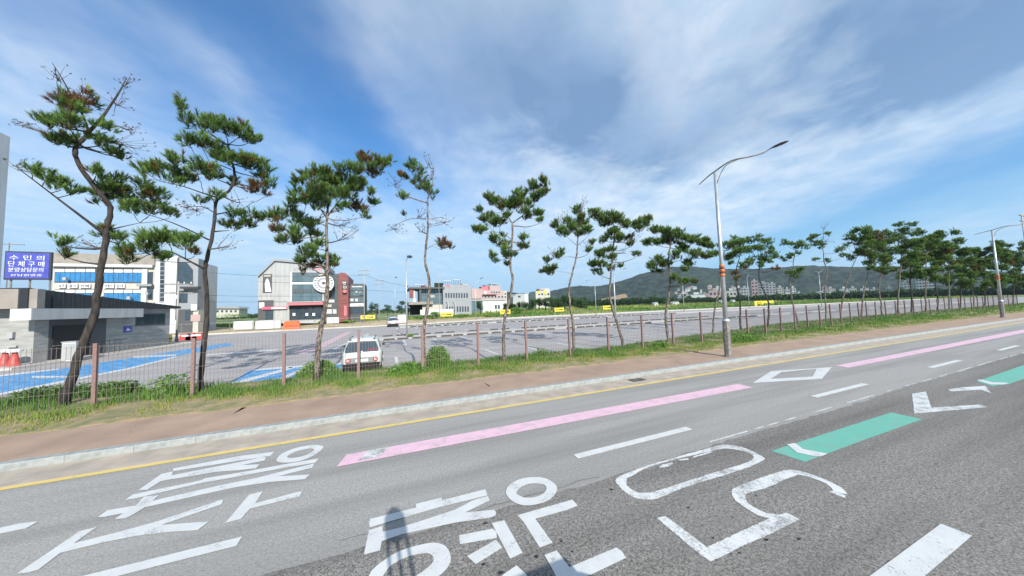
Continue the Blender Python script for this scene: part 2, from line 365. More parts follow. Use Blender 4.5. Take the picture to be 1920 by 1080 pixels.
def ribbon(name, A, B, m, tr, z=.009, closed=True, k=3):
    """paint band between two matched loops"""
    def world(L):
        P = [G(*tr(*p)) for p in L]
        if closed:
            n = len(P); out = []
            for i in range(n):
                a, b_, c, d = P[i-1], P[i], P[(i+1) % n], P[(i+2) % n]
                for j in range(k):
                    t = j/k; out.append(.5*((2*b_)+(c-a)*t+(2*a-5*b_+4*c-d)*t*t+(3*b_-a-3*c+d)*t**3))
            return out
        return catmull(P, k)
    a, b_ = world(A), world(B); n = len(a)
    if m is MA['white_worn']:
        for p in a+b_: p.x += random.uniform(-.006, .006); p.y += random.uniform(-.006, .006)
    M_ = MB()
    M_.add([(p.x, p.y, z) for p in a]+[(p.x, p.y, z) for p in b_], [((i+1) % n, i, i+n, (i+1) % n+n) for i in range(n if closed else n-1)])
    return M_.build(name, m, road)
def T(ox, oy, s): return lambda x, y: (ox+x/s, oy+y/s)
a5 = T(180, 820, 4.1545); b5 = T(0, 820, 4.153); z5 = T(680, 900, 6); z6 = T(940, 880, 5.4); z7 = T(1140, 820, 4.153); z8 = T(1360, 860, 4.91); y6 = T(1400, 640, 3.692)
L = 'painted_letter'
W = MA['white']; WW = MA['white_worn']
markpx(L, [(600, 245), (930, 185), (1120, 148), (1390, 115), (1355, 150), (1110, 186), (940, 214), (600, 268)], W, a5)
markpx(L, [(510, 288), (602, 268), (590, 300), (1060, 208), (1330, 150), (1312, 185), (1135, 220), (1275, 213), (1245, 245), (1090, 262), (940, 272), (545, 338), (500, 348), (400, 412), (330, 415)], W, a5)
markpx(L, [(285, 450), (820, 338), (850, 322), (1110, 280), (1500, 208), (1735, 168), (1708, 200), (1300, 272), (1100, 310), (880, 350), (800, 365), (300, 482), (225, 492)], W, a5)
markpx(L, [(375, 465), (490, 455), (440, 498), (1000, 370), (1240, 322), (1700, 207), (1685, 240), (1415, 308), (1665, 293), (1628, 330), (1350, 352), (1090, 392), (800, 455), (380, 550), (290, 605), (230, 635), (145, 642), (210, 595), (60, 625), (15, 625), (90, 572), (310, 535)], W, a5)
ribbon(L, [(1772, 80), (1740, 65), (1680, 63), (1560, 85), (1450, 130), (1405, 178), (1430, 198), (1500, 200), (1610, 182), (1720, 130)],
       [(1700, 100), (1685, 92), (1650, 92), (1570, 110), (1512, 135), (1490, 155), (1500, 163), (1545, 162), (1610, 150), (1680, 118)], W, a5)
def ab(L1, L2): return [b5(*p) for p in L1], [a5(*p) for p in L2]
q1, q2 = ab([(370, 905), (620, 735), (755, 703), (575, 830), (950, 735)], [(500, 652), (960, 495), (990, 492), (980, 525), (510, 687), (880, 660), (790, 728), (560, 742), (300, 775), (50, 825)])
q3 = [b5(*p) for p in [(470, 905), (300, 1035), (220, 1058), (130, 1068)]]
markpx(L, q1+q2+q3, W)
markpx(L, [(1005, 672), (1195, 450), (1300, 425), (1240, 518), (1560, 432), (1605, 425), (1585, 465), (1200, 560), (1130, 640)], W, a5)
markpx(L, [(-120, 742), (0, 710), (150, 675), (300, 658), (200, 715), (0, 755), (-120, 785)], W, b5)
markpx(L, [(85, 445), (600, 318), (600, 275), (885, 205), (895, 235), (1380, 110), (1405, 180), (870, 310), (440, 435), (80, 540), (72, 490)], W, z5, .0095)
markpx(L, [(70, 572), (222, 525), (225, 590), (430, 540), (740, 440), (1040, 340), (1240, 235), (1405, 186), (1430, 235), (1150, 372), (1480, 342), (1502, 370), (1495, 405), (1440, 430), (1050, 485), (770, 545), (440, 620), (215, 695), (195, 800), (15, 848), (45, 690)], W, z5)
ribbon(L, [(75, 1075), (150, 980), (350, 840), (540, 765), (740, 718), (850, 718), (940, 760), (990, 860), (975, 960), (870, 1080), (640, 1230), (350, 1330), (130, 1320), (50, 1200)],
       [(235, 1080), (320, 970), (450, 895), (560, 855), (650, 838), (720, 832), (775, 850), (798, 890), (785, 940), (700, 1020), (560, 1110), (420, 1170), (300, 1180), (235, 1130)], W, z5)
markpx(L, [(1085, 630), (1460, 555), (1505, 590), (1510, 660), (1095, 730)], W, z5)
markpx(L, [(922, 982), (945.6, 976.6), (980, 1038), (956.6, 1049)], W)
markpx(L, [(1175, 865), (1500, 680), (1570, 770), (1275, 955)], W, z5)
markpx(L, [(15, 1075), (155, 980), (250, 1070), (330, 1200), (-60, 1250)], W, z6)
ribbon(L, [(45, 235), (90, 155), (200, 100), (340, 83), (450, 97), (540, 150), (565, 210), (520, 290), (430, 340), (290, 370), (180, 360), (90, 310)],
       [(155, 240), (185, 195), (270, 155), (360, 148), (430, 160), (458, 195), (440, 235), (390, 270), (320, 290), (240, 292), (190, 275), (160, 255)], W, z6)
markpx(L, [(165, 470), (720, 312), (775, 375), (670, 415), (345, 508), (520, 750), (390, 800), (230, 545)], W, z6)
markpx(L, [(437, 875), (560, 828), (690, 998), (1165, 798), (1225, 840), (1262, 905), (940, 1060), (600, 1200), (540, 1060)], W, z6)
NU = 'painted_number'
oA = [(60, 350), (75, 320), (130, 290), (300, 225), (540, 155), (850, 70), (930, 62), (1030, 75), (1120, 110), (1205, 155), (1212, 180), (1110, 230), (900, 300), (600, 395), (390, 478), (300, 488), (200, 470), (110, 410)]
oB = [(145, 340), (150, 322), (190, 303), (305, 241), (545, 170), (865, 98), (940, 92), (1000, 100), (1080, 120), (1130, 145), (1125, 175), (1050, 210), (880, 262), (600, 350), (370, 425), (290, 435), (220, 430), (150, 380)]
ribbon(NU, oA, oB, WW, z7, k=12)
for q in ([(400, 232), (420, 215), (500, 200), (505, 212), (470, 232), (410, 240)], [(545, 175), (625, 165), (628, 178), (560, 186)], [(660, 152), (800, 112), (825, 118), (665, 162)]): markpx(NU, q, WW, z7)
markpx(NU, [z7(380, 632), z7(448, 618), z7(770, 860), (1438, 975), (1475, 962), (1500.5, 975), (1452, 998.5), (1384, 1029), (1347, 1048), z7(795, 972), z7(700, 905)], WW)
ribbon(NU, [(455, 568), (300, 525), (190, 460), (90, 385), (57, 310), (100, 270), (300, 190), (550, 112), (680, 118), (850, 170), (1000, 235), (1080, 280), (1125, 335)],
       [(505, 522), (370, 503), (270, 455), (200, 405), (185, 350), (215, 322), (400, 265), (620, 170), (700, 158), (820, 190), (930, 238), (982, 282), (990, 310)], WW, z8, .0098, False, 12)
markpx(NU, [(955, 308), (990, 300), (1110, 345), (1100, 370)], WW, z8)
# coloured bands, diamond, arrow, dashes
markpx('green_band', [(170, 762), (1000, 495), (1215, 542), (800, 690), (405, 838)], MA['green'], y6)
markpx('green_band', [(1590, 280), (1880, 178), (2250, 70), (2400, 92), (1815, 298), (1700, 312)], MA['green'], y6)
markpx('white_tick', [(280, 718), (335, 708), (390, 750), (560, 782), (520, 800), (470, 800), (350, 775)], W, y6, .014)
markpx('white_tick', [(1590, 270), (1630, 268), (1700, 286), (1815, 290), (1790, 301), (1690, 302)], W, y6, .014)
markpx('worn_arrow', [(1145, 365), (1240, 350), (1280, 462), (1610, 440), (1670, 458), (1400, 482), (1160, 502)], WW, y6)
markpx('worn_arrow', [(1390, 335), (1500, 320), (1650, 310), (1695, 362), (1620, 337), (1420, 348)], WW, y6)
ribbon('diamond_mark', [(40, 290), (170, 208), (590, 180), (520, 262)], [(165, 262), (240, 215), (485, 192), (455, 245)], W, y6, k=1)
markpx('pink_band', [(631, 876), (650, 853), (1385, 720), (1411, 727)], MA['pink'])
markpx('faded_patch', [(672, 864), (690, 846), (728, 839), (712, 857)], WW, z=.014)
mark('pink_band', [G(1590, 690), G(1567, 686), (60, 6.95), (150, 7.4), (150, 6.9), (60, 6.3)], MA['pink'])
dash0 = None
for k_ in range(-6, 16):
    x = 3.26+8*k_
    if dash0 is None: dash0 = mark('lane_dash', [(0, 5.01), (3, 5.01), (3, 5.18), (0, 5.18)], W); dash0.location.x = x
    else: o = dash0.copy(); COL.objects.link(o); o.parent = road; o.location.x = x
for x0, x1, y0, y1 in ((4.3, 6.32, 1.5, 1.72), (-5, -1.6, 1.5, 1.7), (12.3, 15.3, 1.5, 1.7)): mark('lane_dash', [(x0, y0), (x1, y0), (x1, y1), (x0, y1)], W)
mark('yellow_line', [(XL, 8.33), (XR, 8.33), (XR, 8.46), (XL, 8.46)], MA['yellow'], .008)
bx = 6.0
while bx < 60:
    ln = random.uniform(.2, 1.6); mark('remnant_line', [(bx, 4.42), (bx+ln, 4.42), (bx+ln, 4.455), (bx, 4.455)], WW); bx += ln+random.uniform(.2, 1.1)
for i in range(22):
    cx, cy, q = random.uniform(.8, 5), random.uniform(2.2, 4.2), random.uniform(.01, .026)
    mark('tar_spot', [(cx+q*random.uniform(.6, 1.8)*math.cos(a), cy+q*random.uniform(.5, 1.1)*math.sin(a)) for a in [2*math.pi*j/7 for j in range(7)]], MA['black'], .008)
def crack(name, pts, w, z, par):
    P = [G(*p, z) for p in pts]; out = []
    for a, b_ in zip(P[:-1], P[1:]):
        for j in range(6): out.append(a.lerp(b_, j/6)+Vector((random.uniform(-.03, .03), random.uniform(-.03, .03), 0)))
    up = [(p.x, p.y+w*random.uniform(.3, 1)) for p in out]; dn = [(p.x, p.y-w*random.uniform(.3, 1)) for p in out][::-1]
    mark(name, up+dn, MA['crackm'], z, par)
MA['crackm'] = mat('crack_dark', (.07, .06, .05), 1)
fp = [o for o in bpy.data.objects if o.name == 'footpath'][0]
for pts in ([(432, 778), (468, 760), (492, 738)], [(905, 715), (922, 727)], [(1065, 695), (1100, 712)], [(1255, 668), (1290, 690)], [(240, 815), (262, 790)]): crack('crack', pts, .005, .1315, fp)
crack('crack', [(640, 1010), (820, 985), (950, 940), (1150, 885)], .006, .0075, road)
# tar crack across the footpath and verge kerb pieces
def lotmark(name, x0, y0, x1, y1, m=W, z=-.004): return mark(name, [(x0, y0), (x1, y0), (x1, y1), (x0, y1)], m, z, lot)
bay = None
def bayline(x, y0, ln):
    global bay
    if bay is None:
        bay = lotmark('bay_line', -.085, 0, .085, 1.0); bay.location = (x, y0, 0); bay.scale = (1, ln, 1)
    else:
        o = bay.copy(); COL.objects.link(o); o.parent = lot; o.location = (x, y0, 0); o.scale = (1, ln, 1)
for k_ in range(0, 36): bayline(.5+2.84*k_, 15.4, 4.9)
for k_ in range(0, 26): bayline(1.45+2.72*k_, 26.9, 4.6)
for k_ in range(0, 26): bayline(1.45+2.72*k_, 36.2, 4.8)
for k_ in range(0, 26): bayline(1.45+2.72*k_, 48.2, 4.8)
for k_ in range(0, 24): bayline(7+2.72*k_, 57.4, 4.6)
for x0, y0, x1, y1 in ((-.1, 20.3, 110, 20.42), (-.1, 23.7, 110, 23.82), (1.4, 26.8, 80, 26.9), (-1, 41.0, 80, 41.12), (-1, 48.0, 80, 48.1), (4, 62.0, 90, 62.12)):
    lotmark('row_line', x0, y0, x1, y1, z=-.0035)
island = []
for y0, y1, xa, xb in ((32.6, 35.6, -1.5, 170), (53.2, 56.8, 2, 170), (67, 68, 10, 170)):
    tag(MB().prism([(xa, y0), (xb, y0), (xb, y1), (xa, y1)], -.02, .06).build('island_strip', MA['conc']), kind='structure')
# blue bays
def poly_px(name, pts, m, z=-.003): return mark(name, [G(*p) for p in pts], m, z, lot)
poly_px('blue_bay', [(0, 737), (0, 703), (55, 697), (110, 692), (240, 672), (425, 643), (440, 646), (330, 668), (240, 690), (110, 715)], MA['blue'])
poly_px('blue_bay', [(428, 719), (472, 693), (520, 688), (640, 680), (646, 702), (560, 712), (480, 720)], MA['blue'])
poly_px('pink_bay', [(545, 662), (590, 650), (650, 622), (662, 622), (600, 655), (570, 664)], MA['pink_lot'])
for p in ([(0, 737), (110, 715), (240, 690), (330, 668), (331, 670), (240, 693), (110, 719), (0, 741)], [(0, 703), (110, 691), (110, 693), (0, 706)],
          [(428, 719), (545, 688), (552, 690), (445, 721)], [(500, 720), (575, 686), (583, 687), (515, 720)], [(640, 680), (520, 688), (472, 693), (475, 695), (640, 683)],
          [(0, 757), (180, 742), (180, 744), (0, 760)], [(180, 733), (340, 716), (340, 718), (180, 735)], [(60, 705), (150, 705), (150, 708), (60, 708)], [(250, 668), (330, 664), (330, 667), (250, 671)],
          [(380, 665), (520, 655), (520, 657), (380, 667)], [(620, 655), (690, 626), (693, 627), (628, 655)]):
    poly_px('bay_line', p, W, -.001)

# wheel stops
st = None
def stopat(x, y, i):
    global st
    lab = 'dark rubber wheel stop lying along the kerb of a parking row'
    if st is None:
        st = MB().add([(-.52, -.09, 0), (.52, -.09, 0), (.52, .09, 0), (-.52, .09, 0), (-.49, -.05, .17), (.49, -.05, .17), (.49, .05, .17), (-.49, .05, .17)],
             [(0, 3, 2, 1), (4, 5, 6, 7), (0, 1, 5, 4), (1, 2, 6, 5), (2, 3, 7, 6), (3, 0, 4, 7)]).build('wheel_stop', MA['stop'])
        o = st
    else: o = st.copy(); COL.objects.link(o)
    o.location = (x, y, -.005); tag(o, lab, 'wheel stop', 'wheel stops along the parking rows')
i = 0
for row, (yy, xa, n) in enumerate(((31.9, -.6, 21), (36.3, -.6, 19), (52.7, 3.2, 22), (57.3, 3.2, 20))):
    for k_ in range(n):
        for dx in (0, 1.25):
            if random.random() < .93: stopat(xa+2.72*k_+dx+.75+random.uniform(-.05, .05), yy, i); i += 1
#PART2

# ------------------------------------------------------------------ verge grass and weeds
def blades(name, X, Y, Z, hgt, wid, tint, m, parent=None, lean=.45):
    n = len(X); a = rng.uniform(0, 2*np.pi, n); le = rng.uniform(.05, lean, n)*hgt; b = rng.uniform(0, 2*np.pi, n)
    dx, dy = np.cos(a)*wid/2, np.sin(a)*wid/2
    base = np.stack([X, Y, Z], 1); V = np.empty((n, 5, 3))
    V[:, 0] = base+np.stack([dx, dy, 0*dx], 1); V[:, 1] = base-np.stack([dx, dy, 0*dx], 1)
    mid = base+np.stack([np.cos(b)*le*.35, np.sin(b)*le*.35, hgt*.6], 1)
    V[:, 2] = mid+np.stack([dx, dy, 0*dx], 1)*.7; V[:, 3] = mid-np.stack([dx, dy, 0*dx], 1)*.7
    V[:, 4] = base+np.stack([np.cos(b)*le*1.1, np.sin(b)*le*1.1, hgt*.98], 1)
    i = np.arange(n)[:, None]*5
    Fc = np.concatenate([i+[0, 1, 3], i+[0, 3, 2], i+[2, 3, 4]], 1).reshape(-1, 3)
    return fastmesh(name, V.reshape(-1, 3), Fc, m, parent, np.repeat(tint, 3))
def clump_noise(x, y, s): return np.array([mnoise.noise(Vector((a*s, b*s, 3.3))) for a, b in zip(x, y)])
def verge_grass():
    Xs, Ys, Hs, Ws, Ts = [], [], [], [], []
    for xa, xb, n, w in ((-13, 6, 34000, .016), (6, 22, 24000, .022), (22, 60, 26000, .04), (60, 150, 16000, .07)):
        x = rng.uniform(xa, xb, n); top = np.where(x < 14, 15.6, 15.6+np.clip((x-14)/25, 0, 1)*4.2)
        u = rng.uniform(0, 1, n); y = 11.66+.1*rng.random(n)+u*(top-11.7)
        c = clump_noise(x, y, .9); keep = rng.random(n) < np.clip(.55+c*1.7+np.clip((y-12.3), -.6, .8)*.4, .02, 1)
        x, y, c, u = x[keep], y[keep], c[keep], u[keep]
        h = (.03+.09*np.clip((y-11.7)/1.6, 0, 1)*(1+1.2*c))*rng.uniform(.5, 1.6, len(x)); h = np.clip(h, .03, .6)
        t = np.clip(.24+.42*np.clip((y-12.3)/2.2, 0, 1)+.5*c+rng.normal(0, .12, len(x)), 0, 1)
        Xs.append(x); Ys.append(y); Hs.append(h); Ws.append(np.full(len(x), w)); Ts.append(t)
    X, Y, Hh, Wd, Tt = map(np.concatenate, (Xs, Ys, Hs, Ws, Ts))
    o = blades('verge_grass', X, Y, np.full(len(X), .152), Hh, Wd, Tt, MA['grassm'])
    tag(o, 'uneven yellow green grass growing along the fence foot', 'grass', kind='stuff')
verge_grass()
def weeds(name, cx, cy, rx, ry, hh, n, label, cat='weeds', tint=(.3, 1)):
    r = np.sqrt(rng.random(n)); a = rng.uniform(0, 2*np.pi, n); x = r*np.cos(a)*rx; y = r*np.sin(a)*ry
    h = hh*(1-r*r*.7)*rng.uniform(.35, 1.1, n)
    e = empty(name, (cx, cy, .15), label, cat)
    tag(blades('blades', x, y, np.zeros(n), h, np.full(n, .028), rng.uniform(*tint, n), MA['weed'], e, .8), kind='stuff')
    # broad leaves through the volume
    m = n//2; z = rng.uniform(.1, .95, m)*hh; rr = np.sqrt(rng.random(m))*(1-(z/hh)**2*.6); aa = rng.uniform(0, 2*np.pi, m)
    P = np.stack([np.cos(aa)*rr*rx, np.sin(aa)*rr*ry, z], 1); tag(leafmesh('leaves', P, .06, .05, rng.uniform(*tint, m), MA['weed'], e), kind='stuff')
    return e
def leafmesh(name, P, L_, Wd, tint, m, parent=None):
    n = len(P); d = rng.normal(size=(n, 3)); d /= np.linalg.norm(d, axis=1)[:, None]
    e = rng.normal(size=(n, 3)); e = np.cross(d, e); e /= np.linalg.norm(e, axis=1)[:, None]+1e-9
    s = rng.uniform(.6, 1.4, n)[:, None]
    V = np.stack([P-d*L_*s, P+e*Wd*s*.5, P+d*L_*s, P-e*Wd*s*.5], 1).reshape(-1, 3); i = np.arange(n)[:, None]*4
    Fc = np.concatenate([i+[0, 1, 2], i+[0, 2, 3]], 1).reshape(-1, 3)
    return fastmesh(name, V, Fc, m, parent, np.repeat(tint, 2))
p = G(600, 700, .15); weeds('weed_clump', p.x, p.y-.3, .85, .7, .62, 1500, 'bright green weeds heaped round the third pine from the left')
p = G(822, 690, .15); weeds('shrub', p.x, p.y+.2, .62, .55, 1.0, 2200, 'rounded green shrub just right of the fourth pine trunk', 'shrub')
p = G(765, 700, .15); weeds('weed_clump', p.x, p.y, .9, .6, .5, 900, 'low loose weeds between the white car and the fourth pine')
p = G(320, 742, .15); weeds('weed_clump', p.x, p.y, .8, .5, .75, 600, 'thin tall weeds against the fence left of the second pine')
p = G(60, 760, .15); weeds('weed_clump', p.x, p.y+1, 1.6, .8, .45, 1500, 'dark low bushes at the foot of the leftmost pine', tint=(0, .4))
p = G(205, 745, .15); weeds('weed_clump', p.x, p.y+.4, .7, .4, .5, 700, 'small green weeds beside the leftmost full fence post', tint=(0, .6))
p = G(1395, 640, .15); weeds('weed_clump', p.x, p.y, 1.8, .6, .55, 900, 'green weeds behind the street lamp at the fence', tint=(.2, .9))
p = G(1015, 668, .15); weeds('weed_clump', p.x, p.y, .5, .3, .45, 250, 'small upright weeds between the fifth and sixth pines')
p = G(1235, 652, .15); weeds('weed_clump', p.x, p.y, .9, .3, .45, 400, 'patch of weeds left of the eighth pine')

# ------------------------------------------------------------------ fence
fx = [-18.35, -15.88, -13.4, -10.9]+[-8.39, -6.1]+[-3.53+2.47*k_ for k_ in range(0, 44)]
fence = empty('mesh_fence', (0, 13.9, .15), 'long brown post and wire mesh fence between the verge and the parking lot', 'fence')
FH = 2.08
pb = MB().box(-.045, -.045, 0, .045, .045, FH).box(-.05, -.05, FH, .05, .05, FH+.03)
post0 = None
for i, x in enumerate(fx):
    y = fenceY(x)+random.uniform(-.02, .02)-13.9
    if post0 is None: o = post0 = pb.build('post', MA['post'], fence)
    else: o = post0.copy(); COL.objects.link(o); o.parent = fence
    o.location = (x, y, -.15); o.rotation_euler = (random.uniform(-.012, .012), random.uniform(-.015, .015), 0)
def panel(x0, x1, near):
    ya, yb = fenceY(x0)-13.9, fenceY(x1)-13.9; b = MB((0, 0, 0)); L_ = x1-x0-.1; n = int(L_/(.1 if near else .2)); w = .0035 if near else .005
    for k_ in range(n+1):
        u = k_/n; x = x0+.05+L_*u; y = ya+(yb-ya)*u; b.box(x-w, y-w, -.05, x+w, y+w, 1.9)
    for z in (.02, .5, 1.0, 1.45, 1.86):
        b.add([(x0, ya-w*2, z-w), (x1, yb-w*2, z-w), (x1, yb-w*2, z+w), (x0, ya-w*2, z+w), (x0, ya+w, z-w), (x1, yb+w, z-w), (x1, yb+w, z+w), (x0, ya+w, z+w)],
              [(0, 1, 2, 3), (7, 6, 5, 4), (3, 2, 6, 7), (0, 4, 5, 1)])
    b.build('wire_panel', MA['wire'], fence)
for a, b_ in zip(fx[:-1], fx[1:]): panel(a, b_, b_ < 30)

# ------------------------------------------------------------------ pines
def tuft_template(nn, L_, wid, seed):
    r = np.random.default_rng(seed); h = r.uniform(.0, .16, nn); a = r.uniform(0, 2*np.pi, nn); el = r.uniform(.35, 1.1, nn)*(1-.4*h/.16)
    d = np.stack([np.cos(a)*np.sin(el), np.sin(a)*np.sin(el), np.cos(el)], 1); s = np.stack([-np.sin(a), np.cos(a), 0*a], 1)
    base = np.stack([0*h, 0*h, h], 1); ln = (L_*r.uniform(.7, 1.15, nn))[:, None]
    V = np.stack([base-s*wid/2, base+s*wid/2, base+d*ln*.6+s*wid*.45, base+d*ln], 1)
    i = np.arange(nn)[:, None]*4; Fc = np.concatenate([i+[0, 1, 2], i+[0, 2, 3]], 1).reshape(-1, 3)
    return V.reshape(-1, 3), Fc
TT = {0: [tuft_template(26, .16, .017, s) for s in range(4)], 1: [tuft_template(15, .17, .028, s) for s in range(4)], 2: [tuft_template(9, .22, .06, s) for s in range(4)]}
def crown_mesh(name, tufts, lod, parent, org):
    """tufts: list of (pos, dir, scale, tint)"""
    Vs, Fs, Ts = [], [], []; n = 0
    for k_, (p, d, s, ti) in enumerate(tufts):
        V, Fc = TT[lod][k_ % 4]; d = Vector(d).normalized(); q = np.array(d.to_track_quat('Z', 'Y').to_matrix())
        an = random.uniform(0, 6.28); R = np.array([[math.cos(an), -math.sin(an), 0], [math.sin(an), math.cos(an), 0], [0, 0, 1]])
        W_ = (V*s) @ (q @ R).T + np.array(p)-np.array(org); Vs.append(W_); Fs.append(Fc+n); n += len(W_)
        Ts.append(np.clip(ti+rng.normal(0, .06, len(Fc)), 0, 1) if ti > .14 else np.clip(np.full(len(Fc), ti)+rng.normal(0, .02, len(Fc)), 0, .12))
    if not Vs: return None
    return fastmesh(name, np.concatenate(Vs), np.concatenate(Fs), MA['needle'], parent, np.concatenate(Ts))
def limb(b, a, c, r0, r1, sag=.12, n=5):
    a, c = Vector(a), Vector(c); d = c-a; L_ = d.length; pts = []; off = Vector((random.uniform(-1, 1), random.uniform(-1, 1), random.uniform(-.6, .6)))*L_*.07
    for i in range(n+1):
        u = i/n; pts.append(a+d*u+Vector((0, 0, -sag*L_*math.sin(math.pi*u)*.6))+off*math.sin(math.pi*u*1.0)+Vector((random.uniform(-1, 1), random.uniform(-1, 1), random.uniform(-1, 1)))*L_*.018*(0 < i < n))
    b.tube(pts, [r0+(r1-r0)*i/n for i in range(n+1)], 6); return pts
def pine(label, trunk, base_r, top_r, clumps, Yd, lod=0, limbs=(), dark=False, dens=1.0, depth=.9, group='roadside pines along the fence'):
    """trunk / limbs / clumps are given as seen and converted to real positions on the trunk's own plane"""
    base = AT(*trunk[0], Yd); fh = Vector((base.x, base.y, 0)).normalized()
    def A2(x, y, yo=Yd):
        d = ray(x, y); t = (base.x*fh.x+base.y*fh.y+(yo-Yd))/(d.x*fh.x+d.y*fh.y); return Vector((d.x*t, d.y*t, H+d.z*t))
    side = Vector((fh.y, -fh.x, 0)); org = Vector((base.x, Yd, .1)); root = empty('pine_tree', org, label, 'pine tree', group)
    tp = catmull([A2(x, y) for x, y in trunk], 4); tp[0] = Vector((tp[0].x, tp[0].y, .02))
    n = len(tp); tot = sum((tp[i+1]-tp[i]).length for i in range(n-1)); s = 0; rad = []
    for i in range(n):
        u = s/tot; rad.append((base_r*.78+(top_r-base_r*.78)*u**.8)*(1.18 if i == 0 else 1)*(1+.07*math.sin(i*2.3)))
        if i < n-1: s += (tp[i+1]-tp[i]).length
    for i in range(1, n-1): tp[i] += Vector((0, random.uniform(-.03, .03), 0))
    MB(org).tube(tp, rad, 10, wob=.16).build('trunk', MA['bark_dark' if dark else 'bark'], root, True)
    if 'dense row' in label:
        cx_, cy_ = np.mean([c[0] for c in clumps]), np.mean([c[1] for c in clumps])
        clumps = list(clumps)+[(cx_+random.uniform(-26, 26), cy_+random.uniform(-22, 50), random.uniform(8, 13), random.uniform(4, 7)) for _ in range(9)]
    spine = list(zip(tp, rad)); tufts = []; tw = MB(org); nt = 0
    for L_ in limbs:
        pts = catmull([A2(x, y, Yd+(0 if j == 0 else random.uniform(-.25, .25))) for j, (x, y) in enumerate(L_[0])], 3)
        MB(org).tube(pts, [L_[1]*(1-.75*i/(len(pts)-1)) for i in range(len(pts))], 7, wob=.12).build('branch', MA['bark_dark' if dark else 'bark'], root, True)
        spine += [(p, L_[1]*.5) for p in pts[2:]]
    for ci, c in enumerate(clumps):
        x, y, rx, ry = c[:4]; kind = c[4] if len(c) > 4 else 'g'
        yo = Yd+random.uniform(-depth, depth)*min(1, rx/25+.3)
        C = A2(x, y, yo); R = max(.12, (1.15 if lod == 0 else 1.1)*(A2(x+rx, y, yo)-A2(x-rx, y, yo)).length/2); Rz = max(.1, 1.18*(A2(x, y-ry, yo).z-A2(x, y+ry, yo).z)/2); Ry = (R+Rz)/2*1.05
        best = min(spine, key=lambda q: (q[0]-C).length+1.3*max(0, q[0].z-C.z+.1))
        bb = MB(org); L_ = (best[0]-C).length; r0 = min(best[1]*.6, .018+.02*L_)
        tgt = C-Vector((0, 0, Rz*.35))
        pts = limb(bb, best[0], tgt, r0, .01, .1)
        if kind == 'n':
            for k_ in range(int(7+R*16)):
                q = tgt+Vector((random.uniform(-1, 1)*R, random.uniform(-1, 1)*Ry, random.uniform(-.7, 1.2)*Rz)); a = random.choice(pts[2:])
                limb(bb, a, q, .009, .003, .05, 3)
                for e in range(2): tufts.append((q+Vector((random.uniform(-.05, .05),)*3), (random.uniform(-1, 1), random.uniform(-1, 1), .6), .3, random.choice([.16, .2, .1])))
            bb.build('branch', MA['twig'], root); continue
        bb.build('branch', MA['bark_dark' if dark else 'bark'], root)
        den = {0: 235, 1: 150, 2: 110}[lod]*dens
        m = int(max(4, den*(R*Rz*1.6+.5*R*Ry)))
        # clump made of a few flattened layers of shoots
        subs = [Vector((random.uniform(-.6, .6)*R, random.uniform(-.6, .6)*Ry, random.uniform(-.65, .65)*Rz)) for _ in range(max(2, int(2+m/9)))]
        for k_ in range(m):
            sC = random.choice(subs); v = Vector(rng.normal(size=3)); v.normalize(); v *= random.random()**.4
            pos = C+sC+Vector((v.x*R*.42, v.y*Ry*.42, v.z*Rz*.34)); d = Vector((v.x*.75+sC.x/R*.3, v.y*.75, abs(v.z)*.3+.75))+Vector(rng.normal(size=3))*.22
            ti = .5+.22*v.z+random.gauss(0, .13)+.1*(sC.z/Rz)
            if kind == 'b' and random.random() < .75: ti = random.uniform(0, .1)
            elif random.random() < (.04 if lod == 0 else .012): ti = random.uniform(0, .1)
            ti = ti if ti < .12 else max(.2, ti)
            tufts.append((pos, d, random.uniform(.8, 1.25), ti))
            if lod < 2 and k_ % 4 == 0:
                a = C+sC*.8-Vector((0, 0, Rz*.35)); tw.tube([a, (a+pos)/2+Vector((0, 0, -.03)), pos+d*.05], [.008, .006, .004], 3, False)
    if tw.v: tw.build('twig', MA['twig'], root)['kind'] = 'stuff'
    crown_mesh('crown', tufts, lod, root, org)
    return root
D = True
pine('tall leaning dark trunked pine at far left with bare forked top', [(120, 747), (136, 705), (152, 655), (176, 590), (183, 545), (194, 480), (201, 425), (206, 388), (178, 352), (148, 307), (142, 278), (166, 248)], .155, .055,
     [(128, 188, 26, 16, 'b'), (150, 195, 26, 14, 'b'), (80, 222, 13, 13), (98, 238, 18, 14), (130, 215, 26, 16), (135, 240, 26, 16), (110, 262, 24, 13), (135, 270, 20, 10), (176, 190, 8, 14), (202, 242, 18, 13), (190, 268, 24, 10), (212, 284, 18, 9), (228, 292, 14, 8),
      (60, 320, 16, 12), (85, 335, 22, 12), (115, 350, 26, 14), (140, 358, 14, 8), (180, 325, 16, 12), (200, 345, 28, 22), (195, 372, 24, 14), (235, 365, 26, 18), (262, 350, 20, 14), (250, 395, 28, 12), (290, 368, 30, 12), (285, 392, 30, 12), (318, 405, 18, 9),
      (112, 455, 18, 9), (118, 478, 16, 8), (204, 442, 22, 11), (228, 452, 12, 9),
      (110, 145, 20, 18, 'n'), (150, 170, 16, 16, 'n'), (240, 150, 16, 14, 'n'), (222, 190, 22, 20, 'n'), (250, 270, 34, 18, 'n'), (45, 232, 24, 7, 'n'), (250, 240, 20, 8, 'n'), (30, 305, 24, 12, 'n'), (155, 450, 22, 12, 'n')],
     14.75, 0, [([(166, 248), (190, 222), (207, 198), (224, 172), (236, 148)], .05), ([(166, 248), (158, 222), (140, 190), (118, 150), (98, 118)], .035), ([(194, 438), (165, 415), (125, 385), (95, 362), (40, 320)], .05), ([(200, 432), (230, 425), (262, 418)], .03)], dark=True)
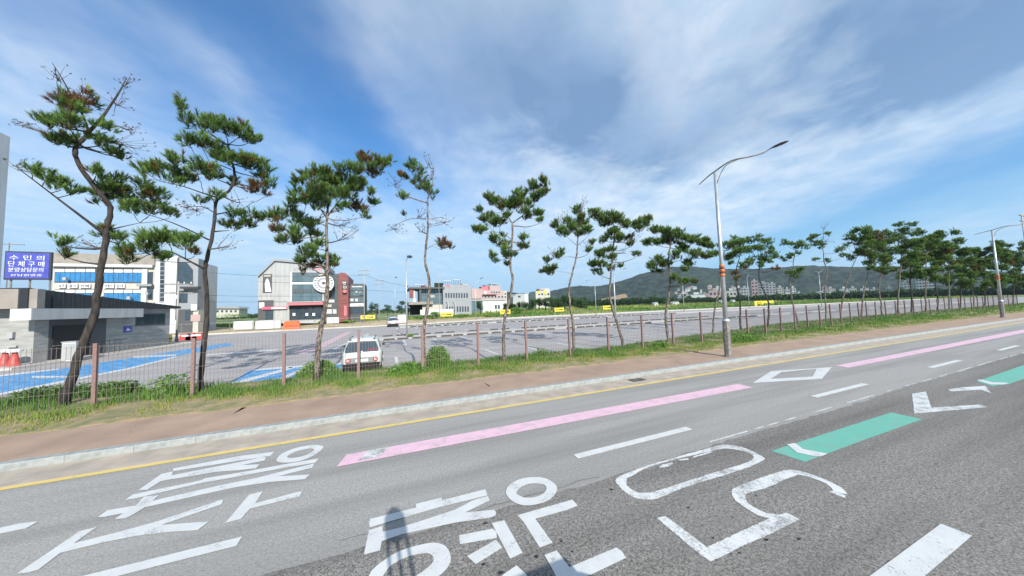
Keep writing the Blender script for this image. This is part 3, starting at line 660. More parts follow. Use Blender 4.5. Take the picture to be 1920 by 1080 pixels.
pine('pine with long low left branch standing just left of the second fence gap', [(374, 735), (379, 681), (386, 620), (388, 566), (385, 504), (390, 480), (402, 420), (404, 381), (422, 364), (434, 352), (440, 328), (434, 300), (427, 272)], .12, .035,
     [(340, 205, 10, 16), (352, 228, 12, 12), (385, 232, 22, 15), (420, 238, 26, 16), (448, 250, 24, 14), (472, 262, 20, 9), (352, 262, 16, 8), (380, 272, 28, 13), (405, 290, 26, 12), (425, 300, 20, 10), (455, 300, 26, 13), (478, 312, 24, 14), (495, 328, 14, 14),
      (272, 318, 20, 12), (300, 325, 22, 15), (330, 308, 20, 16), (345, 335, 22, 14), (370, 318, 26, 15), (400, 325, 18, 13), (330, 348, 16, 8), (400, 370, 12, 8), (375, 378, 10, 7), (440, 345, 12, 10), (475, 350, 18, 12, 'b'), (505, 350, 12, 9), (500, 365, 8, 6, 'b'),
      (245, 472, 20, 15), (270, 462, 24, 16), (295, 450, 26, 18), (320, 452, 26, 16), (350, 455, 24, 14), (290, 485, 26, 9), (240, 492, 14, 6), (365, 478, 12, 7, 'b'),
      (430, 428, 16, 9), (455, 415, 22, 13), (480, 405, 16, 10), (440, 400, 12, 8), (370, 392, 26, 12, 'n'), (450, 372, 26, 20, 'n'), (430, 455, 14, 14, 'n'), (345, 385, 18, 10, 'n')],
     14.55, 0, [([(386, 506), (360, 492), (325, 474), (300, 468)], .04), ([(392, 450), (352, 430), (308, 412), (262, 398)], .03), ([(405, 402), (425, 398), (452, 392)], .03), ([(412, 372), (380, 362), (345, 350), (300, 340)], .03), ([(404, 400), (380, 388), (345, 388)], .022), ([(434, 318), (405, 308), (375, 315)], .02)], dark=True)
pine('dense bushy pine left of the white car reaching towards the thin pine', [(594, 692), (597, 650), (601, 620), (608, 585), (613, 555), (614, 500), (612, 440), (614, 400), (616, 368)], .15, .04,
     [(580, 330, 16, 14), (605, 332, 20, 14), (630, 342, 22, 16), (655, 345, 20, 14), (560, 350, 14, 12), (590, 352, 22, 14), (615, 362, 22, 16), (645, 368, 24, 14), (670, 350, 16, 12), (575, 375, 22, 12), (600, 385, 20, 12), (556, 372, 12, 9), (545, 385, 10, 7),
      (640, 322, 10, 14), (665, 318, 16, 12), (690, 305, 18, 14, 'b'), (710, 310, 18, 13), (725, 305, 10, 10), (700, 325, 14, 9, 'b'), (672, 388, 16, 12, 'b'), (695, 362, 10, 7), (702, 384, 9, 8), (680, 405, 8, 6), (640, 390, 16, 8),
      (515, 405, 20, 12), (540, 400, 16, 10), (520, 428, 12, 12, 'b'), (560, 410, 16, 10), (580, 420, 18, 12), (555, 440, 18, 12), (530, 452, 14, 8), (590, 440, 16, 8), (548, 455, 12, 7), (595, 462, 16, 10), (575, 478, 20, 11), (598, 490, 18, 10), (562, 492, 12, 8), (618, 492, 14, 10), (585, 502, 12, 6, 'b'), (628, 498, 6, 5), (565, 512, 6, 6, 'b'),
      (645, 418, 24, 14, 'n'), (650, 435, 20, 12, 'n'), (600, 405, 12, 10, 'n')],
     14.6, 0, [([(613, 450), (585, 445), (555, 450), (535, 455)], .03), ([(614, 405), (640, 372), (665, 340), (690, 315)], .035), ([(613, 410), (590, 375), (572, 345)], .028), ([(613, 425), (580, 408), (545, 402)], .025), ([(615, 400), (645, 388), (680, 385)], .022)])
pine('thin almost bare pine with a rust brown dead branch', [(795, 697), (794, 650), (795, 615), (801, 580), (805, 545), (804, 520), (797, 490), (799, 460), (802, 430), (802, 405), (802, 375), (804, 368)], .125, .035,
     [(775, 308, 8, 8), (782, 320, 9, 8), (770, 318, 6, 7), (754, 333, 9, 8, 'b'), (790, 345, 11, 9), (796, 358, 11, 8), (812, 368, 7, 8), (750, 370, 9, 6), (760, 372, 6, 4), (762, 403, 4, 4), (830, 458, 9, 5, 'b'), (842, 462, 9, 6, 'b'), (828, 466, 7, 5, 'b'), (775, 345, 6, 5),
      (803, 302, 11, 16, 'n'), (808, 330, 8, 16, 'n'), (738, 345, 14, 8, 'n'), (745, 428, 18, 8, 'n'), (828, 412, 22, 12, 'n'), (785, 425, 12, 10, 'n'), (790, 335, 16, 14, 'n'), (790, 402, 8, 8, 'n')],
     14.4, 0, [([(801, 380), (780, 374), (760, 365), (745, 345), (727, 322)], .032), ([(804, 368), (811, 345), (812, 318), (803, 290)], .024), ([(804, 368), (795, 350), (778, 325)], .02), ([(799, 411), (770, 410), (742, 422), (730, 430)], .02), ([(804, 411), (830, 408), (850, 416)], .016), ([(801, 466), (815, 458), (828, 452)], .016)])
pine('slender pine with open V shaped crown right of centre', [(946, 684), (944, 640), (946, 600), (955, 560), (961, 525), (957, 496), (959, 470), (961, 440), (961, 418)], .115, .045,
     [(1022, 342, 7, 9), (1020, 358, 7, 8), (1000, 352, 9, 11), (1005, 372, 9, 8), (1016, 366, 8, 7), (990, 385, 9, 7), (968, 374, 11, 9), (978, 365, 8, 8), (965, 388, 14, 9), (950, 385, 7, 7), (985, 398, 9, 5), (988, 410, 8, 6), (915, 372, 7, 9), (925, 382, 10, 8), (938, 388, 7, 6), (932, 378, 6, 5),
      (903, 395, 7, 7), (912, 412, 11, 9), (925, 418, 10, 8), (940, 415, 8, 8), (950, 408, 7, 6), (892, 430, 9, 8), (902, 436, 8, 5), (925, 448, 8, 6), (930, 460, 6, 4), (922, 455, 5, 4), (942, 445, 4, 4), (1012, 405, 8, 7), (1016, 415, 6, 5), (1003, 402, 5, 4),
      (983, 448, 7, 6), (984, 462, 5, 6), (975, 465, 6, 5), (950, 462, 6, 8), (950, 475, 8, 8), (962, 478, 6, 5), (922, 482, 6, 6), (928, 490, 5, 4), (948, 482, 6, 4), (954, 497, 5, 4)],
     14.4, 0, [([(961, 418), (985, 400), (1002, 380), (1014, 355)], .035), ([(960, 418), (950, 402), (940, 394)], .03), ([(958, 448), (942, 438), (925, 434)], .02), ([(956, 484), (945, 486), (932, 490)], .016)], dens=1.5, depth=.5)
pine('curved slim pine with two small tufts hanging low on its left', [(1076, 668), (1075, 630), (1074, 600), (1068, 565), (1067, 540), (1075, 505), (1081, 480), (1083, 455), (1084, 440)], .11, .035,
     [(1080, 398, 8, 8), (1088, 408, 7, 7), (1042, 424, 9, 7), (1056, 438, 12, 8), (1068, 420, 7, 12), (1072, 432, 10, 9), (1090, 420, 14, 9), (1098, 432, 10, 7), (1085, 440, 9, 6), (1052, 475, 7, 7), (1046, 484, 8, 5), (1026, 490, 6, 6), (1020, 508, 8, 5), (1032, 506, 9, 6), (1030, 513, 8, 4), (1102, 470, 6, 4), (1110, 455, 6, 6), (1095, 375, 5, 6, 'n'), (1050, 405, 10, 8, 'n'), (1100, 460, 10, 10, 'n'), (1035, 470, 12, 8, 'n'), (1088, 388, 6, 6, 'n')],
     14.9, 0, [([(1083, 462), (1072, 452), (1060, 442)], .02), ([(1083, 460), (1095, 450), (1106, 440)], .02), ([(1081, 484), (1065, 481), (1052, 486)], .016), ([(1081, 484), (1100, 478), (1112, 462)], .018), ([(1075, 513), (1055, 510), (1040, 508)], .012)], dens=1.4, depth=.5)
pine('S curved pine with a flat spreading top, second left of the eighth post', [(1170, 652), (1163, 625), (1156, 600), (1146, 570), (1143, 545), (1147, 500), (1150, 470), (1152, 440), (1155, 425)], .12, .035,
     [(1118, 402, 14, 8), (1130, 412, 14, 9), (1148, 404, 12, 8), (1160, 412, 14, 8), (1140, 420, 14, 7), (1175, 422, 12, 8), (1190, 424, 12, 8), (1208, 418, 12, 8), (1215, 412, 8, 7), (1200, 432, 10, 5), (1150, 438, 14, 9), (1160, 450, 12, 8), (1135, 450, 9, 7), (1180, 448, 8, 6), (1140, 470, 10, 8), (1125, 480, 12, 8), (1110, 498, 9, 6), (1128, 495, 11, 7), (1145, 505, 8, 6), (1120, 512, 8, 5), (1148, 485, 7, 9), (1165, 498, 5, 5), (1185, 460, 8, 5), (1195, 478, 7, 5), (1170, 470, 6, 6, 'n'), (1190, 445, 12, 10, 'n')],
     15.1, 0, [([(1155, 425), (1175, 422), (1200, 420)], .025), ([(1154, 425), (1140, 412), (1125, 408)], .025), ([(1148, 492), (1132, 486), (1118, 492)], .018)], dens=1.25, depth=.5)
pine('broad crowned pine immediately left of the tall street lamp', [(1253, 650), (1251, 620), (1248, 590), (1253, 560), (1256, 530), (1255, 500), (1254, 480), (1257, 460), (1257, 440)], .125, .04,
     [(1232, 434, 12, 8), (1248, 438, 14, 8), (1268, 440, 14, 8), (1285, 448, 14, 8), (1255, 450, 14, 9), (1235, 455, 12, 7), (1215, 456, 12, 6), (1300, 452, 14, 9), (1318, 456, 14, 8), (1330, 462, 10, 7), (1340, 478, 10, 7), (1320, 482, 14, 6), (1300, 478, 12, 8), (1282, 472, 12, 8), (1268, 480, 12, 8), (1236, 490, 12, 8), (1222, 500, 10, 7), (1245, 498, 12, 8), (1232, 508, 8, 5), (1290, 495, 12, 6), (1285, 505, 9, 5), (1268, 522, 10, 5), (1285, 530, 12, 4), (1302, 530, 9, 4), (1278, 462, 10, 6)],
     15.3, 0, [([(1257, 450), (1275, 452), (1295, 455)], .025), ([(1254, 492), (1270, 490), (1288, 482)], .02), ([(1254, 494), (1242, 496), (1232, 498)], .02), ([(1256, 465), (1240, 462), (1225, 458)], .02)], dens=1.25, depth=.6)
pine('pale slanting pine partly hidden behind the street lamp pole', [(1336, 630), (1338, 600), (1341, 575), (1348, 548), (1352, 520), (1355, 495), (1358, 470)], .1, .035,
     [(1372, 462, 10, 8), (1385, 458, 10, 7), (1378, 478, 12, 7), (1366, 485, 8, 6), (1352, 462, 8, 6), (1392, 470, 8, 6)], 17.6, 0, dens=1.3, depth=.5)
pine('dark small pine just right of the street lamp pole', [(1389, 622), (1388, 595), (1387, 560), (1380, 530), (1381, 505), (1387, 480)], .11, .03,
     [(1375, 448, 8, 5), (1392, 455, 10, 6), (1380, 465, 9, 6), (1398, 472, 10, 6), (1372, 492, 7, 5), (1392, 500, 9, 5), (1378, 512, 8, 5, 'b'), (1385, 522, 6, 5, 'b'), (1405, 495, 8, 5)], 17.8, 1, dens=1.2, depth=.5, dark=True)
pine('leaning pine with a wide dark crown above the yellow banner board', [(1439, 618), (1441, 595), (1441, 570), (1434, 550), (1426, 530), (1423, 510), (1425, 490)], .115, .035,
     [(1405, 452, 12, 6), (1420, 448, 10, 7), (1438, 455, 12, 7), (1425, 465, 14, 8), (1408, 470, 12, 7), (1445, 470, 12, 8), (1455, 480, 10, 6), (1430, 485, 12, 6), (1410, 488, 10, 6), (1440, 490, 12, 5), (1428, 498, 10, 6), (1455, 505, 10, 4, 'b'), (1398, 502, 12, 4, 'b')], 17.9, 1, dens=1.2, depth=.7, dark=True)
pine('pine with one round clump low on the right of its bent trunk', [(1498, 612), (1493, 590), (1485, 565), (1483, 540), (1480, 528), (1487, 505), (1488, 490), (1492, 470)], .115, .03,
     [(1475, 455, 9, 6), (1488, 462, 10, 6), (1500, 458, 10, 6), (1480, 482, 10, 6), (1470, 487, 8, 4), (1510, 465, 8, 5), (1492, 512, 12, 5), (1502, 508, 8, 6), (1490, 520, 10, 4), (1478, 512, 8, 4), (1500, 475, 6, 4)], 17.9, 1, dens=1.2, depth=.7)
pine('tall thin topped pine with a bare crown tip', [(1549, 606), (1549, 580), (1547, 555), (1547, 540), (1550, 520), (1551, 505), (1545, 490), (1543, 460), (1545, 430)], .11, .02,
     [(1525, 445, 9, 7), (1530, 458, 11, 6), (1540, 462, 9, 6), (1518, 452, 7, 5), (1575, 470, 10, 6), (1580, 480, 9, 4), (1553, 440, 8, 4), (1528, 488, 8, 4), (1555, 490, 7, 4), (1545, 425, 7, 8, 'n'), (1550, 448, 12, 10, 'n')], 18.6, 1, dens=1.2, depth=.6)
pine('right leaning pale trunked pine before the dense row begins', [(1576, 603), (1577, 580), (1583, 550), (1591, 520), (1598, 500), (1608, 480)], .12, .03,
     [(1595, 445, 12, 6), (1610, 455, 12, 7), (1600, 435, 10, 4), (1625, 440, 14, 8), (1615, 470, 12, 7), (1588, 460, 7, 4), (1630, 460, 12, 8)], 18.8, 1, dens=1.3, depth=.8)
pine('pine with rusty upper needles at the start of the dense row', [(1615, 598), (1617, 570), (1620, 545), (1626, 520), (1628, 500)], .13, .04,
     [(1625, 432, 14, 7), (1640, 442, 14, 8, 'b'), (1628, 455, 14, 9), (1645, 462, 12, 9), (1620, 475, 12, 8), (1640, 482, 14, 7), (1630, 495, 14, 6), (1650, 448, 10, 8, 'b')], 19.2, 1, dens=1.3, depth=1.0)
pine('pine with pale upper trunk in the dense row', [(1654, 594), (1652, 570), (1648, 545), (1650, 520), (1654, 500)], .13, .04,
     [(1660, 440, 14, 8), (1650, 455, 14, 8), (1672, 452, 12, 8), (1655, 470, 14, 8), (1640, 485, 12, 6), (1665, 488, 14, 6), (1675, 470, 12, 8)], 19.6, 1, dens=1.3, depth=1.0)
pine('tallest pine of the dense row at the right', [(1684, 590), (1684, 560), (1686, 530), (1689, 500), (1690, 480)], .15, .05,
     [(1685, 422, 14, 5), (1710, 422, 12, 4), (1695, 435, 18, 7), (1715, 440, 14, 6), (1685, 450, 16, 8), (1705, 458, 18, 8), (1728, 452, 14, 6), (1690, 470, 16, 8), (1715, 478, 18, 7), (1700, 490, 18, 6)], 20.2, 1, dens=1.3, depth=1.2)
n_ = 17
ords = ['eighteenth', 'nineteenth', 'twentieth', 'twenty first', 'twenty second', 'twenty third', 'twenty fourth', 'twenty fifth', 'twenty sixth', 'twenty seventh']
for j, (bx_, by_, topy, wd) in enumerate([(1708, 588, 462, 20), (1737, 586, 450, 26), (1757, 585, 462, 24), (1780, 583, 440, 26), (1800, 582, 470, 24), (1826, 581, 478, 26), (1846, 580, 462, 24), (1872, 578, 470, 24), (1898, 577, 462, 24), (1925, 575, 470, 26)]):
    cl = []
    for q in range(24):
        cl.append((bx_+random.uniform(-1, 1)*wd, topy+random.uniform(-6, 66), random.uniform(7, 13), random.uniform(4, 7), 'b' if random.random() < .04 else 'g'))
    lean = random.uniform(-6, 6)
    pine('%s pine from the left, one of the crowded row behind the far fence' % ords[j], [(bx_, by_+6), (bx_+random.uniform(-3, 3), 560), (bx_+lean, 530), (bx_+lean*.6, topy+25)], .14, .05, cl, 20.6+.12*j, 2, dens=1.5, depth=1.3, dark=(j % 2 == 0), group='crowded far pines at the right end of the row')
#PART3

# ------------------------------------------------------------------ street lamps
def street_lamp(label):
    r = empty('street_lamp', (15.17, 9.98, .13), label, 'street lamp', 'road lamps on the footpath'); o = (15.17, 9.98, .13)
    MB(o).tube([(15.17, 9.98, 1.6), (15.17, 9.98, 9.2)], [.105, .065], 14).build('pole', MA['galv'], r, True)
    b = MB(o).tube([(15.17, 9.98, .13), (15.17, 9.98, 1.85)], [.15, .15], 8); b.build('base_sleeve', MA['galv_old'], r)
    MB(o).tube([(15.17, 9.98, .13), (15.17, 9.98, .16)], [.24, .24], 10).build('base_plate', MA['galv_old'], r)
    MB(o).tube([(15.17, 9.98, 1.83), (15.17, 9.98, 1.92)], [.17, .13], 12).build('collar', MA['galv'], r)
    for z in (3.98, 4.2, 4.42): MB(o).tube([(15.17, 9.98, z), (15.17, 9.98, z+.14)], [.112, .112], 14).build('orange_band', MA['orange'], r, True)
    for z in (4.13, 4.35): MB(o).tube([(15.17, 9.98, z), (15.17, 9.98, z+.06)], [.108, .108], 14).build('dark_band', MA['dark'], r, True)
    arm = catmull([AT(1311, 346, 11.1), AT(1325, 333, 10.5), Vector((15.17, 9.98, 9.24)), AT(1370, 302, 9.3), AT(1405, 294, 8.7), AT(1430, 287, 8.35), AT(1447, 277, 8.1)], 5)
    MB(o).tube(arm, [.022+.013*math.sin(math.pi*i/(len(arm)-1)) for i in range(len(arm))], 8).build('arm', MA['galv_old'], r, True)
    MB(o).tube(catmull([Vector((15.17, 9.93, 8.6)), AT(1353, 322, 9.7), AT(1363, 309, 9.4), AT(1384, 299, 9.05)], 4), .018, 6).build('brace', MA['galv_old'], r, True)
    h0, h1 = AT(1444, 279, 8.12), AT(1479, 264, 7.5); d = (h1-h0).normalized(); s = d.cross(Vector((0, 0, 1))).normalized(); u = s.cross(d)
    vs = []; fs = []; prof = [(0, .03, .03), (.12, .05, .045), (.3, .11, .06), (.6, .14, .065), (.85, .11, .05), (1, .02, .02)]; Ln = (h1-h0).length
    for t_, w_, hh in prof:
        for k_ in range(10):
            a = 2*math.pi*k_/10; vs.append(h0+d*Ln*t_+s*math.cos(a)*w_+u*(math.sin(a)*hh if math.sin(a) > 0 else math.sin(a)*hh*.3))
    for i in range(len(prof)-1):
        for k_ in range(10): fs.append((i*10+k_, i*10+(k_+1) % 10, (i+1)*10+(k_+1) % 10, (i+1)*10+k_))
    fs += [tuple(range(10))[::-1], tuple(range(50, 60))]
    MB(o).add(vs, fs).build('lamp_head', MA['dark'], r, True)
    return r
def copytree(o, parent=None):
    c = o.copy(); COL.objects.link(c); c.parent = parent
    for ch in list(o.children): copytree(ch, c)
    return c
lamp = street_lamp('tall steel street lamp with orange bands standing on the footpath right of centre')
for tp, lb in ((G(1800, 745), 'street lamp behind the viewpoint whose shadow crosses the road at right'), (G(40, 935), 'street lamp behind the viewpoint whose shadow crosses the road at left')):
    c_ = copytree(lamp); c_.location = (tp.x+1.1, tp.y-20.0, .0); c_.rotation_euler = (0, 0, math.pi); c_['label'] = lb
l2 = copytree(lamp); l2.location = (58.7, 10.5, .13); l2['label'] = 'far street lamp on the footpath near the right edge'
for x, lb in ((-28.5, 'street lamp far to the left behind the viewpoint'),):
    pass
# lamps and poles in and round the parking lot
def lot_lamp(px_base, py_base, px_top, py_top, label, arms='single', Yd=None, name='lot_lamp', r0=.085):
    p = G(px_base, py_base) if Yd is None else AT(px_base, py_base, Yd); p.z = 0
    t = AT(px_top, py_top, p.y); zt = t.z
    e = empty(name, p, label, 'lamp post' if arms else 'utility pole', 'thin posts round the parking lot'); o = (p.x, p.y, 0)
    MB(o).tube([(p.x, p.y, .4), (p.x, p.y, zt-(.5 if arms == 'single' else 0))], [r0, r0*.6], 8).build('pole', MA['galv'] if name == 'lot_lamp' else MA['concretepole'], e, True)
    MB(o).tube([(p.x, p.y, 0), (p.x, p.y, .4)], [r0*1.5, r0*1.4], 8).build('base', MA['galv_old'], e)
    if arms == 'single':
        MB(o).tube(catmull([(p.x, p.y, zt-.55), (p.x+.08, p.y-.1, zt-.2), (p.x+.3, p.y-.2, zt)], 3), r0*.5, 6).build('arm', MA['galv'], e)
        b = MB(o).tube([(p.x+.1, p.y-.5, zt), (p.x+.35, p.y-.2, zt+.02), (p.x+.6, p.y+.05, zt+.05)], [.08, .17, .08], 8); b.build('lamp_head', MA['dark'], e, True)
        MB(o).box(p.x+.05, p.y-.08, zt*.62, p.x+.2, p.y+.05, zt*.62+.16).build('camera_box', MA['dark'], e)
    elif arms == 'double':
        L_ = 1.9
        for sx in (-1, 1):
            MB(o).tube([(p.x, p.y, zt-.05), (p.x+sx*L_*.5, p.y, zt+.05), (p.x+sx*L_, p.y, zt+.45*(sx > 0)+.15)], [.045, .04, .03], 6).build('arm', MA['galv'], e)
            MB(o).tube([(p.x+sx*L_, p.y, zt+.45*(sx > 0)+.17), (p.x+sx*(L_+.7), p.y, zt+.62*(sx > 0)+.2)], [.07, .05], 6).build('lamp_head', MA['galv_old'], e)
    elif arms == 'right':
        MB(o).tube([(p.x, p.y, zt-.05), (p.x+1.2, p.y, zt+.9)], [.06, .04], 6).build('arm', MA['galv'], e)
        MB(o).tube([(p.x+1.1, p.y, zt+.85), (p.x+1.9, p.y, zt+1.25)], [.09, .06], 6).build('lamp_head', MA['dark'], e)
    return e, zt
lot_lamp(763, 632, 763, 482, 'lamp post with round dark head rising in the parking lot beside the silver car')
lot_lamp(741, 600, 741, 520, 'slim dark topped post left of the round headed lot lamp', 'single', 95)
lot_lamp(1118, 592, 1117, 528, 'lot lamp with two thin level arms left of the S curved pine', 'double')
lot_lamp(1155, 604, 1152, 512, 'lot lamp post rising behind the S curved pine', 'double', r0=.12)
lot_lamp(1283, 584, 1281, 530, 'lot lamp post in front of the hill left of the street lamp', 'double')
lot_lamp(1405, 577, 1402, 520, 'lot lamp post just right of the street lamp', 'right')
lot_lamp(1541, 575, 1532, 510, 'lot lamp with two arms in front of the dark hill at right', 'double')
lot_lamp(893, 600, 892, 530, 'lamp post before the grey building with one raised arm', 'right')
lot_lamp(977, 583, 978, 555, 'small lamp post before the dark pine wood', 'right', 110)
wp = []
for (bx_, by_, tx_, ty_, yd, lb, nm) in ((711, 595, 712, 524, 92, 'pale concrete utility pole between the dark building and the lot lamp', 'utility_pole'),
     (683, 600, 682, 505, 84, 'utility pole with cross arms at the corner of the dark glazed shop', 'utility_pole'),
     (824, 596, 823, 512, 88, 'thin white mast in front of the glass corner of the grey building', 'mast'),
     (331, 640, 331, 528, 47, 'grey utility pole with a lantern behind the restroom block', 'utility_pole'),
     (1936, 560, 1917, 402, 16, 'tall dark pole at the very right edge', 'utility_pole')):
    e, zt = lot_lamp(bx_, by_, tx_, ty_, lb, None, yd, nm, .12 if nm != 'mast' else .07)
    x, y = e.location.x, e.location.y; wp.append((x, y, zt)); e['group'] = 'utility poles and masts'
    if nm == 'utility_pole':
        for dz in (.3, 1.3): MB((x, y, 0)).box(x-1.3, y-.06, zt-dz-.06, x+1.3, y+.06, zt-dz+.06).build('cross_arm', MA['galv_old'], e)
        for sx in (-1.1, -.5, .5, 1.1): MB((x, y, 0)).tube([(x+sx, y, zt-.24), (x+sx, y, zt-.02)], .06, 6).build('insulator', MA['wall_white'], e)
    if nm == 'mast': MB((x, y, 0)).tube([(x, y, zt), (x, y, zt+1.5)], .025, 5).build('rod', MA['galv'], e)
def cable(a, b_, label, sag=.8, r=.02):
    a, b_ = Vector(a), Vector(b_); o = MB(a).tube([a.lerp(b_, i/16)-Vector((0, 0, sag*4*(i/16)*(1-i/16))) for i in range(17)], r, 5).build('overhead_cable', MA['cable'])
    o.location = a; tag(o, label, 'cable', 'overhead cables')
p1 = AT(683, 516, 84); p2 = AT(990, 560, 230)
cable(p1, AT(775, 537, 100), 'cable dropping from the cross arm pole towards the grey building', .5, .03)
cable(AT(330, 505, 84), p1, 'upper cable crossing in front of the gabled cafe', .9, .03)
cable(AT(330, 552, 84), AT(683, 553, 84), 'middle cable crossing in front of the gabled cafe', .4, .028)
cable(AT(330, 565, 84), AT(683, 562, 84), 'lowest cable crossing in front of the gabled cafe', .3, .028)
cable(AT(683, 543, 84), AT(712, 545, 92), 'short cable linking the two pale utility poles', .1, .028)
cable(AT(712, 545, 92), AT(766, 548, 98), 'cable from the second utility pole to the grey building', .1, .028)

# ------------------------------------------------------------------ cars
def rrect(x, y0, y1, z, r=.28, n=4):
    pts = []
    for cx, cy, a0 in ((x-r, y1-r, 0), (-x+r, y1-r, 90), (-x+r, y0+r, 180), (x-r, y0+r, 270)):
        for k_ in range(n+1):
            a = math.radians(a0+90*k_/n); pts.append(Vector((cx+r*math.cos(a), cy+r*math.sin(a), z)))
    return pts
def small_suv(loc, rz, label, paintm, detail=True):
    e = empty('parked_car', loc, label, 'car', None, rz)
    rings = [(.76, .06, 3.5, .24, .2), (.80, .0, 3.58, .34, .22), (.815, -.02, 3.6, .55, .24), (.815, .0, 3.6, .78, .25), (.81, .03, 3.55, .92, .27), (.795, .07, 3.45, 1.0, .3),
             (.775, .10, 2.75, 1.04, .3), (.74, .17, 2.55, 1.16, .26), (.68, .25, 2.25, 1.36, .24), (.63, .31, 2.05, 1.50, .24), (.58, .38, 1.95, 1.555, .26), (.48, .5, 1.8, 1.585, .28)]
    b = MB(); vs = []; fs = []; n = 20
    for w_, y0, y1, z, r in rings: vs += rrect(w_, y0, y1, z, r)
    for i in range(len(rings)-1):
        for k_ in range(n): fs.append((i*n+k_, i*n+(k_+1) % n, (i+1)*n+(k_+1) % n, (i+1)*n+k_))
    fs += [tuple(range(n))[::-1], tuple(range((len(rings)-1)*n, len(rings)*n))]
    body = b.add(vs, fs).build('body', paintm, e, True)
    def rear(z):
        for a, c in zip(rings[:-1], rings[1:]):
            if a[3] <= z <= c[3]: t = (z-a[3])/(c[3]-a[3]); return a[1]+(c[1]-a[1])*t, a[0]+(c[0]-a[0])*t
        return .1, .7
    def rearpatch(name, outl, m, off=.012, par=e):
        vs = [(x, rear(z)[0]-off, z) for x, z in outl]; vs2 = [(x, rear(z)[0]+.03, z) for x, z in outl]; k_ = len(outl)
        return MB().add(vs+vs2, [tuple(range(k_))]+[(i, i+k_, (i+1) % k_+k_, (i+1) % k_) for i in range(k_)]).build(name, m, par)
    rearpatch('rear_window', [(-.70, 1.06), (-.66, 1.0), (.66, 1.0), (.70, 1.06), (.67, 1.2), (.60, 1.38), (.55, 1.45), (.0, 1.465), (-.55, 1.45), (-.60, 1.38), (-.67, 1.2)], MA['glass'], .014)
    for s in (-1, 1):
        rearpatch('tail_light', [(s*.2, 1.055), (s*.6, 1.045), (s*.62, 1.06), (s*.6, 1.095), (s*.24, 1.085)][::s], MA['lamp_red'], .024)
    rearpatch('bumper', [(-.62, .51), (.62, .51), (.66, .70), (.5, .76), (-.5, .76), (-.66, .70)], MA['car_grey'], .045)
    rearpatch('lower_bumper', [(-.72, .2), (.72, .2), (.77, .50), (-.77, .50)], MA['car_black'], .05)
    rearpatch('number_plate', [(-.26, .58), (.26, .58), (.26, .69), (-.26, .69)], MA['plate'], .056)
    rearpatch('emblem', [(-.04, .995), (.04, .995), (.05, 1.03), (0, 1.05), (-.05, 1.03)], MA['galv'], .03)
    for s in (-1, 1):
        for r_, m, nm, of in ((.105, MA['lamp_red'], 'round_light', .054), (.068, MA['lamp_clear'], 'light_lens', .062)):
            rearpatch(nm, [(s*.56+r_*math.cos(a), .655+r_*math.sin(a)) for a in [2*math.pi*q/16 for q in range(16)]], m, of)
    rearpatch('wiper', [(-.02, 1.13), (.3, 1.17), (.3, 1.18), (-.02, 1.15)], MA['car_black'], .028)
    for s in (-1, 1):
        sx = s
        def side(name, pts, m, off=.012):
            def hw(z):
                for a, c in zip(rings[:-1], rings[1:]):
                    if a[3] <= z <= c[3]: t = (z-a[3])/(c[3]-a[3]); return a[0]+(c[0]-a[0])*t
                return .8
            o1 = [(sx*(hw(z)+off), y, z) for y, z in pts]; o2 = [(sx*(hw(z)-.03), y, z) for y, z in pts]; k_ = len(pts)
            f = [tuple(range(k_)) if sx < 0 else tuple(range(k_))[::-1]]+[(i, i+k_, (i+1) % k_+k_, (i+1) % k_) for i in range(k_)]
            return MB().add(o1+o2, f).build(name, m, e)
        side('side_window', [(.55, 1.08), (1.35, 1.08), (1.35, 1.42), (.62, 1.42)], MA['glass'])
        side('side_window', [(1.41, 1.08), (2.25, 1.08), (1.98, 1.42), (1.41, 1.42)], MA['glass'])
        side('sill', [(.2, .26), (3.3, .26), (3.3, .42), (.2, .42)], MA['car_black'], .02)
        for wy in (.68, 2.95):
            MB((sx*.72, wy, .3)).tube([(sx*.62, wy, .3), (sx*.83, wy, .3)], .37, 20).build('wheel_arch', MA['car_black'], e).location = (sx*.72, wy, .3)
            t_ = MB((sx*.75, wy, .3)).tube([(sx*.64, wy, .3), (sx*.85, wy, .3)], .30, 20).build('wheel', MA['tyre'], e, False); t_.location = (sx*.75, wy, .3)
            MB((sx*.75, wy, .3)).tube([(sx*.66, wy, .3), (sx*.86, wy, .3)], .19, 12).build('rim', MA['galv'], t_)
        MB().box(sx*.90-.08, 2.12, 1.03, sx*.90+.08, 2.22, 1.17).build('mirror', MA['car_black'], e)
        MB().tube([(sx*.53, .55, 1.56), (sx*.54, .6, 1.625), (sx*.54, 1.7, 1.63), (sx*.53, 1.8, 1.57)], .017, 6).build('roof_rail', MA['car_black'], e)
        MB().box(sx*.5-.05, .36, 1.5, sx*.5+.05, .5, 1.56).build('spoiler_end', MA['car_black'], e)
    MB().tube([(0, .75, 1.57), (.0, .62, 1.68)], .012, 5).build('aerial', MA['car_black'], e)
    return e
small_suv((-1.06, 15.75, -.01), 0, 'small white hatchback with round rear lights parked behind the fence', MA['car'])
p = G(737, 613); c2 = small_suv((p.x, p.y, 0), 0, 'distant silver car parked beyond the lot lamp', MA['car_silver']); c2.scale = (1.08, 1.08, 1.05)

def rootloc(o):
    while o.parent: o = o.parent
    return o.location
